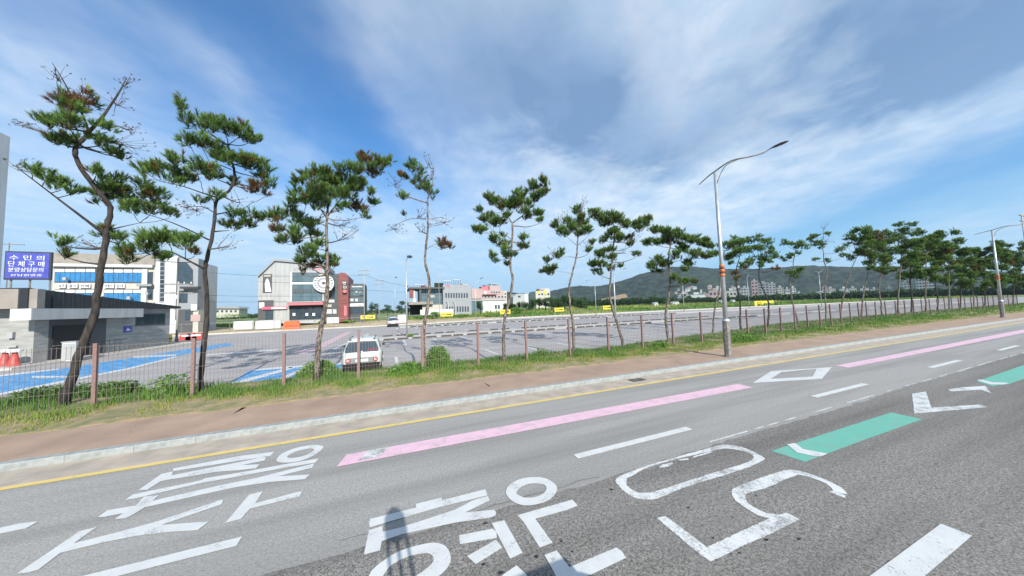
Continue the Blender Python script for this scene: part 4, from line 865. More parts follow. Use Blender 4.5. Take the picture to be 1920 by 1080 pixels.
# ------------------------------------------------------------------ facade tools: panels on planes parallel to the street
def pane(name, x0, y0, x1, y1, Y, m, parent, dep=.15, off=0.0, org=None):
    ym, xm = (y0+y1)/2, (x0+x1)/2; a, b_ = AT(x0, ym, Y), AT(x1, ym, Y); zt, zb = AT(xm, y0, Y).z, AT(xm, y1, Y).z
    return MB(rootloc(parent)).box(a.x, Y-off, zb, b_.x, Y-off+dep, zt).build(name, m, parent)
def shape(name, pts, Y, m, parent, dep=.15, off=0.0):
    q = [(AT(x, y, Y).x, AT(x, y, Y).z) for x, y in pts]; return MB(rootloc(parent)).prismY(q, Y-off, Y-off+dep).build(name, m, parent)
def text(name, body, x0, y0, x1, y1, Y, m, parent, off=.06, rotz=0):
    cu = bpy.data.curves.new(name, 'FONT'); cu.body = body; cu.extrude = .01; cu.size = 1; o = bpy.data.objects.new(name, cu); COL.objects.link(o)
    dg = bpy.context.evaluated_depsgraph_get(); me = bpy.data.meshes.new_from_object(o.evaluated_get(dg)); bpy.data.objects.remove(o); me.name = name
    co = np.array([v.co[:] for v in me.vertices]); mn, mx = co.min(0), co.max(0)
    ym, xm = (y0+y1)/2, (x0+x1)/2; a, b_ = AT(x0, ym, Y), AT(x1, ym, Y); zt, zb = AT(xm, y0, Y).z, AT(xm, y1, Y).z
    rl = rootloc(parent)
    for v in me.vertices:
        u = (v.co.x-mn[0])/(mx[0]-mn[0]+1e-9); w_ = (v.co.y-mn[1])/(mx[1]-mn[1]+1e-9); d = v.co.z
        v.co = (a.x+(b_.x-a.x)*u-rl.x, Y-off-d*2-rl.y, zb+(zt-zb)*w_-rl.z)
    me.materials.clear(); me.materials.append(m); o = bpy.data.objects.new(name, me); COL.objects.link(o); o.parent = parent; return o
def bld(label, px, py, Y, cat='building', name='building'):
    p = AT(px, py, Y); return empty(name, (p.x, Y, 0), label, cat)
def body(e, x0, y0, x1, Y, depth, m, ytop=None, name='wall'):
    a, b_ = AT(x0, 600, Y), AT(x1, 600, Y); z = AT((x0+x1)/2, y0, Y).z
    return MB(e.location).box(a.x, Y, -.3, b_.x, Y+depth, z).build(name, m, e)
def grid(e, name, x0, y0, x1, y1, nx, ny, Y, m, gx=.25, gy=.25, off=.03, frame=None):
    for i in range(nx):
        for j in range(ny):
            w_, h_ = (x1-x0)/nx, (y1-y0)/ny; xa = x0+i*w_+w_*gx/2; ya = y0+j*h_+h_*gy/2
            if frame:
                f = pane('window', xa-.3, ya-.3, xa+w_*(1-gx)+.3, ya+h_*(1-gy)+.3, Y, frame, e, .1, off)
                o = pane('pane', xa, ya, xa+w_*(1-gx), ya+h_*(1-gy), Y, m, f, .05, off+.02, e.location)
            else: pane(name, xa, ya, xa+w_*(1-gx), ya+h_*(1-gy), Y, m, e, .1, off)

def glyphs(x0, y0, x1, y1, n, Y, m, e, off):
    w_ = (x1-x0)/n
    for k_ in range(n):
        if random.random() < .85: pane('letter', x0+w_*k_, y0+random.uniform(0, .6), x0+w_*(k_+.6), y1-random.uniform(0, .6), Y, m, e, .03, off)
# restroom block
def restroom():
    A, B_, C_, D_ = (-36, 31.4), (-21.95, 31.4), (-20.3, 42.0), (-34, 43.5)
    o = (-22, 31.4, 0); e = empty('restroom_building', o, 'low grey stone restroom block with dark seamed roof edge beside the blue bays', 'building')
    MB(o).prism([A, B_, C_, D_], -.05, 3.7).build('wall', MA['stone'], e)
    # dark sloping parapet on the long side, tan fascia in front
    u = Vector((C_[0]-B_[0], C_[1]-B_[1], 0)).normalized(); nrm = Vector((u.y, -u.x, 0)); L_ = math.hypot(C_[0]-B_[0], C_[1]-B_[1])
    P0 = Vector((B_[0], B_[1], 0))
    def sp(t, z, off): q = P0+u*t+nrm*off; return (q.x, q.y, z)
    def sidebox(name, t0, t1, z0, z1, o0, o1, m, par=e, z1b=None):
        z1b = z1 if z1b is None else z1b
        vs = [sp(t0, z0, o0), sp(t1, z0, o0), sp(t1, z0, o1), sp(t0, z0, o1), sp(t0, z1, o0), sp(t1, z1b, o0), sp(t1, z1b, o1), sp(t0, z1, o1)]
        return MB(o).add(vs, [(0, 3, 2, 1), (4, 5, 6, 7), (0, 1, 5, 4), (1, 2, 6, 5), (2, 3, 7, 6), (3, 0, 4, 7)]).build(name, m, par)
    rf = sidebox('roof', -1.0, L_+.5, 3.71, 5.05, -6, .55, MA['roofdark'], z1b=3.92)
    for k_ in range(21):
        t = -.9+k_*.6; z = 5.05-(t+1)/(L_+1.5)*1.13
        sidebox('seam', t, t+.05, 3.70, z+.01, .55, .59, MA['roofdark'], rf)
    MB(o).box(-37, 30.4, 3.71, -21.2, 30.9, 4.98).build('fascia', MA['stone_tan'], e)
    for k_ in range(9): MB(o).box(-36+k_*1.75, 30.385, 3.72, -35.96+k_*1.75, 30.4, 4.97).build('fascia_joint', MA['dark'], e)
    MB(o).box(-37, 30.2, 3.55, -24.1, 30.38, 4.25).build('louvre', MA['roofdark'], e)
    sidebox('canopy_beam', -1.2, 6.5, 2.95, 3.69, .0, 1.0, MA['wall_pale'])
    sidebox('canopy_end', -1.26, -1.2, 2.95, 3.69, .0, 1.0, MA['wall_white'])
    sidebox('recess', -.1+.9, 4.6, 0, 2.94, .004, .02, MA['wall_dark'])
    d = sidebox('door', 1.0, 3.4, .05, 2.5, .022, .06, MA['black']); sidebox('door_rail', 1.0, 3.4, 1.05, 1.12, .062, .09, MA['galv_old'], d)
    for k_ in range(10): sidebox('railing_bar', .6+k_*.42, .62+k_*.42, .1, 1.15, 1.1, 1.12, MA['dark'])
    sidebox('railing_top', .5, 5.0, 1.15, 1.2, 1.08, 1.14, MA['dark'])
    w = sidebox('window', 7.1, 10.1, 2.15, 3.25, .004, .05, MA['wall_dark'])
    for k_ in range(4): sidebox('pane', 7.2+k_*.73, 7.86+k_*.73, 2.25, 3.15, .052, .07, MA['glass'], w)
    s = sidebox('sign', 6.05, 6.75, 1.65, 2.2, .004, .05, MA['sign_blue']); sidebox('pictogram', 6.32, 6.42, 1.78, 2.02, .052, .06, MA['sign_white'], s); sidebox('pictogram', 6.2, 6.6, 1.82, 1.9, .061, .066, MA['sign_white'], s)
    sidebox('small_sign', 5.0, 5.5, 2.9, 3.3, .01, .3, MA['wall_white'])
    for z in (.75, 1.45, 2.15, 2.85):
        sidebox('stone_joint', 4.7, L_, z, z+.015, .002, .006, MA['wall_dark'])
    f = MB(o).box(-26.2, 31.37, 1.85, -23.6, 31.42, 2.95).build('window', MA['wall_dark'], e); MB(o).box(-26.0, 31.35, 1.95, -23.8, 31.369, 2.85).build('pane', MA['glass'], f)
    MB(o).box(-23.0, 31.2, 1.8, -22.75, 31.4, 2.2).build('lamp', MA['wall_pale'], e); MB(o).box(-23.0, 31.25, 1.2, -22.6, 31.4, 1.3).build('shelf', MA['wall_pale'], e)
    MB(o).box(-23.5, 30.35, 3.0, -21.3, 30.34, 3.0)
    return e
restroom()
tag(MB().prism([(-40, 28.6), (-20.8, 28.6), (-18.3, 44.5), (-22, 45)], -.02, .12).build('restroom_pavement', MA['conc']), kind='structure')
q = G(133, 678); e = empty('white_cabinet', (q.x, q.y, .0), 'white box cabinet standing against the restroom wall', 'cabinet')
MB().box(-.3, -.25, .05, .35, .25, 1.35).build('case', MA['wall_white'], e); MB().box(-.27, -.27, .15, .32, -.252, 1.25).build('door', MA['wall_pale'], e); MB().box(-.34, -.29, 1.351, .39, .29, 1.40).build('lid', MA['wall_pale'], e)
for i, (x, y) in enumerate(((26, 690), (8, 690))):
    q = G(x, y); e = empty('traffic_cone', (q.x, q.y, .0), ['red plastic barrier cone with a white collar near the left edge', 'second red barrier cone cut off by the left edge'][i], 'cone')
    MB().tube([(0, 0, 0), (0, 0, .06), (0, 0, .1), (0, 0, .5), (0, 0, .95)], [.36, .36, .26, .19, .1], 14).build('cone', MA['red'], e, True)
    MB().tube([(0, 0, .95), (0, 0, 1.0), (0, 0, 1.12), (0, 0, 1.16)], [.11, .3, .3, .1], 14).build('collar', MA['sign_white'], e)
q = AT(318, 640, 44); e = empty('yellow_bollard', (q.x, 44, 0), 'stubby yellow bollard at the far corner of the restroom block', 'bollard'); MB().tube([(0, 0, 0), (0, 0, .8), (0, 0, 1.0), (0, 0, 1.05)], [.2, .19, .15, .05], 12).build('post', MA['sign_yellow'], e, True); MB().tube([(0, 0, .55), (0, 0, .65)], .2, 12).build('band', MA['dark'], e)
for i, x in enumerate((348, 360, 372)):
    q = AT(x, 636, 50); e = empty('water_barrier', (q.x, 50, 0), ['left red plastic barrier beside the pole behind the restroom', 'middle red plastic barrier behind the restroom', 'right red plastic barrier next to the second pine'][i], 'barrier', 'red plastic barriers')
    MB().prismY([(-.55, 0), (.55, 0), (.5, .35), (.35, .8), (-.35, .8), (-.5, .35)], -.2, .2).build('shell', MA['red'], e); MB().box(-.3, -.215, .45, .3, -.201, .65).build('stripe', MA['sign_white'], e)

# tall slab at left edge
q = AT(18, 258, 38); e = empty('tall_slab', (q.x-2.6, 38, 0), 'tall plain grey slab rising at the left edge', 'tower')
MB().box(-2.6, -1.2, 0, 2.55, 0, q.z).build('slab', MA['wall_grey'], e); MB().box(2.552, -1.22, 0, 2.62, .02, q.z+.05).build('edge_trim', MA['wall_white'], e)

# billboard + blue glazed building + white stair tower
e = bld('three storey building with blue glazed bands and a white stair tower behind the restroom', 280, 640, 74); Yb = 74
pane('wall', 96, 500, 292, 650, Yb, MA['wall_cream'], e, 14)
pane('gable_band', 96, 476, 290, 501, Yb+1.5, MA['stone_tan'], e, 12)
pane('cornice', 98, 496, 290, 501, Yb, MA['wall_white'], e, .5, .6)
for nm, x0, x1, y0, y1 in (('window_band', 104, 180, 504, 529), ('window_band', 196, 268, 505, 530), ('window_band', 104, 180, 543, 566), ('window_band', 196, 268, 543, 566)):
    f = pane(nm, x0-1, y0-1, x1+1, y1+1, Yb, MA['wall_dark'], e, .1, .05)
    for k_ in range(8):
        w_ = (x1-x0)/8; pane('glass_panel', x0+w_*k_+.5, y0+7, x0+w_*(k_+1)-.5, y1-1, Yb, MA['glass_blue'], f, .05, .1, e.location)
    for k_ in range(4):
        w_ = (x1-x0)/4; pane('sign_strip', x0+w_*k_+1, y0+.5, x0+w_*(k_+1)-1, y0+6, Yb, MA['sign_white'], f, .05, .12, e.location)
for k_, (x0, x1) in enumerate(((112, 126), (131, 148), (152, 172), (198, 216), (219, 236))):
    s = pane('fascia_sign', x0, 532, x1, 540, Yb, MA['sign_white'], e, .1, .3); text('lettering', ['상가', '음식', '카페', '부동산', '임대'][k_], x0+2, 533.2, x1-2, 539, Yb, MA['black'], s, .33).location = (0, 0, 0)
pane('column', 266, 505, 276, 640, Yb, MA['wall_white'], e, .5, .3); pane('side_window', 278, 510, 287, 532, Yb, MA['glass'], e, .1, .12); pane('side_window', 278, 540, 287, 562, Yb, MA['glass'], e, .1, .12)
pane('ledge', 262, 533, 290, 537, Yb, MA['wall_grey'], e, .5, .8)
pane('stair_tower', 289, 480, 331, 650, Yb-1, MA['wall_white'], e, 14)
f = pane('tower_window', 300, 482, 309, 567, Yb-1, MA['wall_grey'], e, .1, .06)
for k_ in range(10): pane('pane', 301, 484+k_*8.2, 308, 490.5+k_*8.2, Yb-1, MA['glass'], f, .05, .1, e.location)
for x in (292, 320, 326): pane('panel_joint', x, 482, x+.5, 570, Yb-1, MA['wall_pale'], e, .05, .03)
e = bld('dark grey building with a chamfered black window right of the white stair tower', 352, 640, 72); Yb = 72
pane('wall', 331, 484, 371, 580, Yb, MA['wall_grey'], e, 2); pane('wall_lower', 331, 580, 361, 640, Yb, MA['wall_dark'], e, 2); pane('wall_right', 361, 581, 371, 640, Yb, MA['wall_cream'], e, 1.9, -.05)
shape('dark_window', [(334, 492), (350, 492), (362, 506), (362, 535), (334, 530)], Yb, MA['glass'], e, .1, .06)
pane('frame_left', 331, 484, 334, 600, Yb, MA['wall_dark'], e, .1, .12); pane('canopy', 345, 538, 378, 542, Yb, MA['dark'], e, 1, 1.2)
pane('lower_window', 333, 545, 352, 568, Yb, MA['glass'], e, .1, .06); pane('white_sign', 360, 571, 371, 582, Yb, MA['sign_white'], e, .1, .3)
pane('door', 347, 582, 357, 600, Yb, MA['glass'], e, .1, .05); pane('brick_base', 358, 590, 376, 602, Yb, MA['wall_pink'], e, .1, .08)
pane('lantern', 334, 554, 340, 560, Yb, MA['sign_white'], e, .1, 1.0)
e = empty('billboard', (AT(50, 560, 60).x, 60, 0), 'blue billboard with pale lettering standing above the restroom roof', 'billboard')
bd = pane('panel', 10, 474, 92, 522, 60, MA['sign_blue'], e, .3); pane('frame', 7, 471.5, 95, 524.5, 60, MA['dark'], e, .25, -.06)
for tx, x0, y0, x1, y1 in (('수 민 의', 18, 479, 84, 488), ('단 체 구 매', 16, 490, 84, 500), ('분양상담문의', 16, 502, 82, 510), ('T. 031 - 000', 20, 514, 80, 518)):
    text('lettering', tx.replace('T. 031 - 000', '상담환영중'), x0, y0, x1, y1, 60, MA['sign_white'], bd, .04)
for x in (14, 50, 88):
    a = AT(x, 540, 60); MB(e.location).tube([(a.x, 60.35, 0), (a.x, 60.35, AT(x, 475, 60).z)], .1, 6).build('support', MA['galv_old'], e)
q = AT(17, 470, 62); e = empty('antenna', (q.x, 62, 0), 'small aerial poking up behind the billboard', 'aerial'); MB().tube([(0, 0, 0), (0, 0, AT(17, 455, 62).z)], .06, 5).build('mast', MA['galv_old'], e); MB().box(-1.2, -.04, AT(17, 458, 62).z-.05, 1.3, .04, AT(17, 458, 62).z+.05).build('bar', MA['galv_old'], e)

for x, y in ((186, 555), (238, 556), (272, 548), (284, 566), (118, 520), (326, 575)):
    c_ = pane('air_conditioner', x, y, x+6, y+5, 73, MA['wall_pale'], e, .5, .1)
# cafe with gable
e = bld('pale gabled cafe with tall glass front and round white sign', 550, 605, 86, 'cafe', 'cafe_building'); Yb = 86
shape('wall', [(484, 606), (484, 518), (516, 489), (600, 495), (608, 505), (608, 606)], Yb, MA['wall_pale'], e, 16)
shape('roof', [(482, 518), (515, 486), (516, 486), (608, 493.5), (609, 503), (605, 503), (604, 497), (516, 489.6), (485, 519.5)], Yb, MA['wall_grey'], e, 17, .5)
for x in (515.5, 542.5): pane('panel_joint', x, 492, x+.8, 600, Yb, MA['wall_grey'], e, .05, .03)
for y in (515.5, 553): pane('panel_joint', 485, y, 542, y+.6, Yb, MA['wall_grey'], e, .05, .028)
f = pane('poster', 493, 514, 510, 549, Yb, MA['wall_dark'], e, .1, .1)
shape('poster_figure', [(498, 547), (497, 532), (499, 525), (502, 522), (505, 527), (507, 538), (509, 547)], Yb, MA['sign_white'], f, .05, .16).location = (0, 0, 0)
pane('poster_print', 495, 516, 508, 519, Yb, MA['wall_cream'], f, .05, .16, e.location)
f = pane('glass_front', 545, 511, 604, 566, Yb, MA['wall_dark'], e, .1, .04)
for r_, (y0, y1) in enumerate(((512, 529), (534, 549), (550, 564))):
    for k_ in range(6): pane('pane', 549+k_*9, y0, 557.4+k_*9, y1, Yb, MA['glass_teal'], f, .05, .1, e.location)
pane('floor_band', 547, 529.5, 604, 533, Yb, MA['sign_white'], e, .1, .14); pane('corner_frame', 544, 510, 548, 566, Yb, MA['wall_white'], e, .2, .18)
for k_ in range(7): pane('shelf_dark', 551+k_*7.3, 542, 556+k_*7.3, 549, Yb, MA['wall_dark'], e, .03, .17)
pane('awning', 542, 567, 608, 572, Yb, MA['rose'], e, 1.5, 1.6); pane('awning_trim', 542, 565.5, 606, 567, Yb, MA['wall_white'], e, 1.5, 1.7)
f = pane('shop_front', 543, 573, 606, 600, Yb, MA['black'], e, .1, .05)
for k_, (x0, x1) in enumerate(((546, 560), (563, 572), (575, 586), (589, 603))): pane('pane', x0, 576, x1, 598, Yb, MA['glass'], f, .05, .1, e.location)
for x in (549, 573, 586): pane('notice', x, 587, x+5, 592, Yb, MA['sign_white'], f, .03, .14, e.location)
pane('entry_block', 484, 563, 513, 600, Yb, MA['wall_dark'], e, .1, .06); pane('entry_pane', 498, 582, 512, 599, Yb, MA['glass'], e, .05, .12); pane('entry_pane', 486, 567, 496, 578, Yb, MA['wall_white'], e, .05, .12)
pane('pink_sign', 493, 575, 539, 580, Yb, MA['sign_pink'], e, .2, .5); pane('pink_sign_plain', 510, 576, 538, 579.5, Yb, MA['wall_white'], e, .05, .55)
glyphs(550, 502, 588, 508, 12, Yb, MA['wall_grey'], e, .03); text('lettering', '베이커리', 590, 500, 603, 509, Yb, MA['sign_pink'], e, .05)
c = AT(607, 531, Yb-.6); sg = MB(e.location).prismY([(c.x+2.2*math.cos(a), c.z+2.2*math.sin(a)) for a in [2*math.pi*k_/32 for k_ in range(32)]], Yb-.8, Yb-.5).build('round_sign', MA['wall_white'], e)
for k_ in range(18):
    a = 2*math.pi*k_/18; MB(e.location).prismY([(c.x+r_*math.cos(a+da), c.z+r_*math.sin(a+da)) for r_, da in ((1.6, -.07), (1.95, -.07), (1.95, .05), (1.6, .05))], Yb-.83, Yb-.801).build('letter', MA['wall_dark'], sg)
for r_, m_, o_ in ((1.35, 'wall_grey', .83), (.85, 'sign_white', .86), (.4, 'wall_dark', .89)): MB(e.location).prismY([(c.x+r_*math.cos(a), c.z+r_*math.sin(a)) for a in [2*math.pi*k_/20 for k_ in range(20)]], Yb-o_, Yb-.801).build('ring', MA[m_], sg)
e = bld('charcoal and dark red curved top building beside the cafe', 640, 605, 88, 'shop', 'shop_building'); Yb = 88
shape('wall', [(606, 604), (606, 520), (618, 519), (628, 514), (640, 512), (640, 604)], Yb, MA['wall_dark'], e, 12)
shape('red_tower', [(635, 604), (635, 513), (640, 511), (648, 512), (653, 517), (653, 604)], Yb-1, MA['wall_red'], e, 13)
pane('vertical_sign', 642.5, 527, 650.5, 550, Yb-1, MA['black'], e, .2, .5); text('lettering', '빵', 643, 528, 650, 534, Yb-1, MA['sign_white'], e, .55); text('lettering', '집', 643, 536, 650, 541, Yb-1, MA['sign_white'], e, .55)
q = AT(646.5, 546, Yb-1.6); MB(e.location).prismY([(q.x+.45*math.cos(a), q.z+.45*math.sin(a)) for a in [2*math.pi*k_/16 for k_ in range(16)]], q.y-.1, q.y+.1).build('round_logo', MA['rose'], e)
for x0, y0, x1, y1 in ((617, 533, 621, 537), (619, 541, 623, 545), (616, 562, 627, 567), (612, 580, 622, 588), (624, 580, 631, 588)): pane('window', x0, y0, x1, y1, Yb, MA['wall_white'], e, .05, .05)
pane('tall_window', 623, 523, 628, 560, Yb, MA['glass'], e, .05, .05); pane('door', 645, 573, 650, 592, Yb-1, MA['rose'], e, .1, .05); pane('orange_sign', 612, 571, 622, 576, Yb, MA['wall_cream'], e, .1, .3)
e = bld('dark glazed shop building with white lettering right of the red tower', 668, 605, 92, 'shop', 'shop_building'); Yb = 92
pane('wall', 653, 532, 684, 605, Yb, MA['wall_dark'], e, 10)
for y in (535, 546, 557): 
    for k_ in range(4): pane('glass_panel', 655+k_*7, y+1, 661+k_*7, y+9, Yb, MA['glass_teal'], e, .05, .05)
glyphs(660, 536, 680, 539, 9, Yb, MA['sign_white'], e, .12); glyphs(667, 546, 680, 548.5, 6, Yb, MA['sign_white'], e, .12)
pane('sign_strip', 655, 569, 682, 574.5, Yb, MA['sign_white'], e, .1, .4); glyphs(659, 570.5, 678, 573.5, 8, Yb, MA['wall_dark'], e, .45)
for x0, x1 in ((655, 663), (666, 671)): pane('poster', x0, 560, x1, 565, Yb, MA['wall_white'], e, .05, .12)
pane('shop_front', 655, 577, 683, 588, Yb, MA['glass'], e, .05, .06)

# grey clad building
e = bld('grey clad building with glass corner and roof railings near the centre', 830, 605, 108); Yb = 108
pane('wall', 831, 534, 884, 610, Yb, MA['wall_grey'], e, 20); pane('glass_corner_body', 790, 541, 831, 575, Yb+2, MA['wall_dark'], e, 14)
pane('roof_slab', 767, 538.5, 833, 541.5, Yb, MA['wall_dark'], e, 16, .5); pane('floor_slab', 766, 566, 812, 571, Yb, MA['stone_tan'], e, 14, .5)
pane('red_sign_wall', 768, 542, 775, 559, Yb, MA['wall_red'], e, 1); pane('white_post', 776, 545, 778, 566, Yb, MA['wall_white'], e, .3); pane('dark_post', 786.5, 542, 790, 566, Yb, MA['wall_dark'], e, .3)
pane('parapet_white', 774, 560, 780, 566, Yb, MA['wall_white'], e, .4, .1)
for j in range(5):
    for k_ in range(5): pane('glass_panel', 790+k_*8+.4, 542+j*6.4, 797.4+k_*8, 547.6+j*6.4, Yb+2, MA['glass_teal'], e, .1, .06)
pane('white_band', 802, 553, 815, 558, Yb+2, MA['wall_pale'], e, .05, .12)
pane('undercroft', 769, 571.5, 792, 592, Yb+5, MA['black'], e, 1); pane('lower_wall', 792, 571.5, 831, 586, Yb+1, MA['wall_cream'], e, 1); pane('low_white_wall', 788, 580, 850, 590, Yb-3, MA['wall_white'], e, .4)
grid(e, 'window', 834, 549, 878, 559, 9, 1, Yb, MA['glass'], .55, .15, .05, MA['wall_dark'])
grid(e, 'window', 836, 574, 880, 585, 9, 1, Yb, MA['glass'], .55, .15, .05, MA['wall_dark'])
text('lettering', '모델', 835, 533, 843, 538, Yb, MA['sign_pink'], e, .05); text('lettering', '하우스', 843.5, 534.5, 851, 539, Yb, MA['wall_white'], e, .05)
for x0, x1, yt in ((777, 795, 533), (831, 846, 526), (850, 863, 524), (867, 878, 533)):
    for k_ in range(5): x = x0+(x1-x0)*k_/4; pane('roof_rail', x, yt, x+.6, 539, Yb+1, MA['wall_dark'], e, .1)
    pane('roof_rail', x0, yt, x1, yt+.8, Yb+1, MA['galv'], e, .1, .02)
pane('roof_unit', 790, 535, 800, 538.5, Yb+2, MA['wall_red'], e, 2); pane('roof_unit', 866, 532, 874, 537, Yb+6, MA['galv_old'], e, 2); pane('roof_plant', 815, 530.5, 831, 538, Yb+3, MA['leaf'], e, 1)
for x in (840, 853): 
    a = AT(x, 575, Yb-1); MB(e.location).tube([(a.x-.5, Yb-.1, 5.2), (a.x, Yb-1, 5.1), (a.x+.1, Yb-1, 0)], .12, 6).build('white_pipe', MA['wall_white'], e)
# pink stepped buildings and white house
e = bld('pink stepped hotel with rose coloured roof box behind the grey building', 915, 600, 190, 'hotel', 'hotel_building'); Yb = 190
pane('wall', 886, 544, 945, 610, Yb, MA['wall_pink'], e, 25); pane('rose_roof_box', 903, 537, 918, 546, Yb+3, MA['rose'], e, 6); pane('roof_box', 909, 534.5, 916, 537, Yb+4, MA['galv_old'], e, 5)
pane('upper_wall', 918, 536, 938, 545, Yb+1, MA['wall_pink'], e, 10); pane('roof_canopy', 921, 532, 936, 533, Yb+1, MA['galv'], e, 8); pane('roof_canopy_post', 921, 533, 922, 536, Yb+1, MA['galv'], e, 1); pane('roof_canopy_post', 935, 533, 936, 536, Yb+1, MA['galv'], e, 1)
pane('right_wing', 938, 546, 951, 610, Yb+2, MA['wall_cream'], e, 20); pane('terrace', 886, 552, 930, 553.5, Yb, MA['wall_red'], e, 2, 1.5); pane('left_wing', 884, 541, 904, 560, Yb-2, MA['wall_pink'], e, 8)
grid(e, 'window', 888, 554, 945, 559, 9, 1, Yb, MA['glass'], .5, .3, .1, MA['wall_white']); grid(e, 'window', 920, 546, 938, 550, 4, 1, Yb, MA['glass'], .4, .2, .1, MA['wall_white']); grid(e, 'window', 906, 546, 914, 551, 1, 1, Yb, MA['sign_white'], .5, .2, .1)
grid(e, 'window', 939, 548, 950, 560, 2, 2, Yb+2, MA['glass'], .5, .4, .1, MA['wall_white'])
e = bld('low white house with two small windows below the pink hotel', 925, 600, 150, 'house', 'house'); Yb = 150
pane('wall', 884, 563, 948, 600, Yb, MA['wall_white'], e, 12); pane('roof', 883, 561, 950, 563.5, Yb, MA['wall_pale'], e, 13, .5); grid(e, 'window', 927, 571, 938, 580, 2, 1, Yb, MA['glass'], .4, .2, .1, MA['wall_pale']); pane('porch', 884, 563.5, 905, 590, Yb, MA['glass_teal'], e, .1, .1)
e = bld('grey white gabled house half hidden behind the dark wood', 975, 590, 230, 'house', 'house'); Yb = 230
shape('wall', [(962, 590), (962, 557), (970, 551), (982, 551), (984, 553), (984, 590)], Yb, MA['wall_pale'], e, 12); pane('wing', 982, 551, 991, 590, Yb+1, MA['wall_white'], e, 10); grid(e, 'window', 969, 554, 978, 558, 1, 1, Yb, MA['glass'], .5, .2, .1, MA['wall_grey'])
e = bld('yellow and white stepped building rising above the dark wood', 1018, 590, 260); Yb = 260
pane('wall', 1005, 546, 1032, 590, Yb, MA['wall_cream'], e, 14); pane('upper_wall', 1012, 541, 1030, 547, Yb+2, MA['wall_cream'], e, 8); pane('yellow_panel', 1007, 546, 1012, 551, Yb, MA['sign_yellow'], e, .2, .2); pane('yellow_panel', 1018, 545, 1024, 552, Yb, MA['sign_yellow'], e, .2, .2)
pane('roof_box', 1014, 541.5, 1021, 544, Yb+1, MA['wall_pink'], e, 1); grid(e, 'window', 1008, 549, 1031, 554, 4, 1, Yb, MA['glass'], .35, .2, .1, MA['wall_white'])
e = bld('small white house with dark hipped roof far at the left', 425, 590, 190, 'house', 'house'); Yb = 190
pane('wall', 402, 578, 448, 595, Yb, MA['wall_cream'], e, 10); shape('roof', [(398, 578.5), (406, 575), (430, 574), (448, 575), (452, 578.5)], Yb, MA['wall_grey'], e, 12, 1); grid(e, 'window', 404, 581, 446, 586, 5, 1, Yb, MA['glass'], .5, .2, .1, MA['wall_white'])

# white hoarding panels and orange barrel, yellow banners
for i, (x0, x1, y0, y1, lb) in enumerate(((437, 476, 602, 614, 'left white hoarding panel behind the low lot fence'), (478, 527, 601, 613, 'right white hoarding panel behind the low lot fence'), (612, 636, 595, 603, 'short white panel right of the third pine'), (745, 764, 590, 602, 'pale board behind the silver car'))):
    p = AT((x0+x1)/2, y1, 70); e = empty('hoarding_panel', (p.x, 70, 0), lb, 'hoarding'); pane('panel', x0, y0, x1, y1+3, 70, MA['wall_white'], e, .1); 
    for x in (x0, x1-.8): pane('foot', x, y0-.5, x+.8, y1+4, 70, MA['galv_old'], e, .15, .05)
p = AT(547, 614, 67); e = empty('orange_barrier', (p.x, 67, 0), 'bright orange plastic barrier before the cafe', 'barrier'); MB().prismY([(-1.2, 0), (1.3, 0), (1.25, .9), (1.0, 1.45), (-.9, 1.5), (-1.2, 1.0)], -.4, .4).build('shell', MA['redorange'], e); MB().box(-.9, -.42, .5, .9, -.401, .7).build('groove', MA['red'], e)
for i, (x0, x1, y0, y1, yd, lb) in enumerate(((676, 703, 591, 598, 84, 'yellow banner left of the silver car'), (826, 849, 586, 593, 80, 'yellow banner in front of the grey building'), (938, 957, 580.5, 588.5, 82, 'yellow banner half hidden by the slender V crowned pine'),
       (1040, 1057, 577, 584, 84, 'yellow banner left of the curved slim pine'), (1131, 1147, 573, 580, 84, 'yellow banner in the green field left of the S curved pine'), (1415, 1451, 564, 575, 72, 'larger yellow board with a black arrow right of the street lamp'))):
    p = AT((x0+x1)/2, y1, yd); e = empty('yellow_banner', (p.x, yd, 0), lb, 'banner', 'yellow banners round the lot'); b_ = pane('cloth', x0, y0, x1, y1, yd, MA['sign_yellow'], e, .04)
    w_ = x1-x0; text('lettering', '주차', x0+w_*.1, y0+1.6, x0+w_*.36, y1-1.6, yd, MA['black'], b_, .03); ym = (y0+y1)/2
    shape('arrow', [(x0+w_*.45, ym-.8), (x0+w_*.78, ym-.8), (x0+w_*.78, ym-2), (x0+w_*.92, ym), (x0+w_*.78, ym+2), (x0+w_*.78, ym+.8), (x0+w_*.45, ym+.8)], yd, MA['black'], b_, .02, .02).location = (0, 0, 0)
    for x in (x0-.3, x1-.2): pane('post', x, y0-1, x+.6, y1+8, yd, MA['galv_old'], e, .06, -.05)
# low rail fence along the back of the lot
lf = empty('low_rail_fence', (-30, 62.8, 0), 'thin low rail fence between the lot and the sandy strip', 'fence')
pts = [(-58+2.9*k_, 62.8) for k_ in range(0, 24)]; po = None
for x, y in pts:
    if po is None: po = MB().tube([(0, 0, 0), (0, 0, 1.75)], .04, 6).build('post', MA['galv_old'], lf); o = po
    else: o = po.copy(); COL.objects.link(o); o.parent = lf
    o.location = (x+30, y-62.8, 0)
for a, b_ in zip(pts[:-1], pts[1:]): MB((-30, 62.8, 0)).tube([(a[0], a[1], 1.7), (b_[0], b_[1], 1.7)], .025, 4).tube([(a[0], a[1], .4), (b_[0], b_[1], .4)], .02, 4).build('rail', MA['galv'], lf)

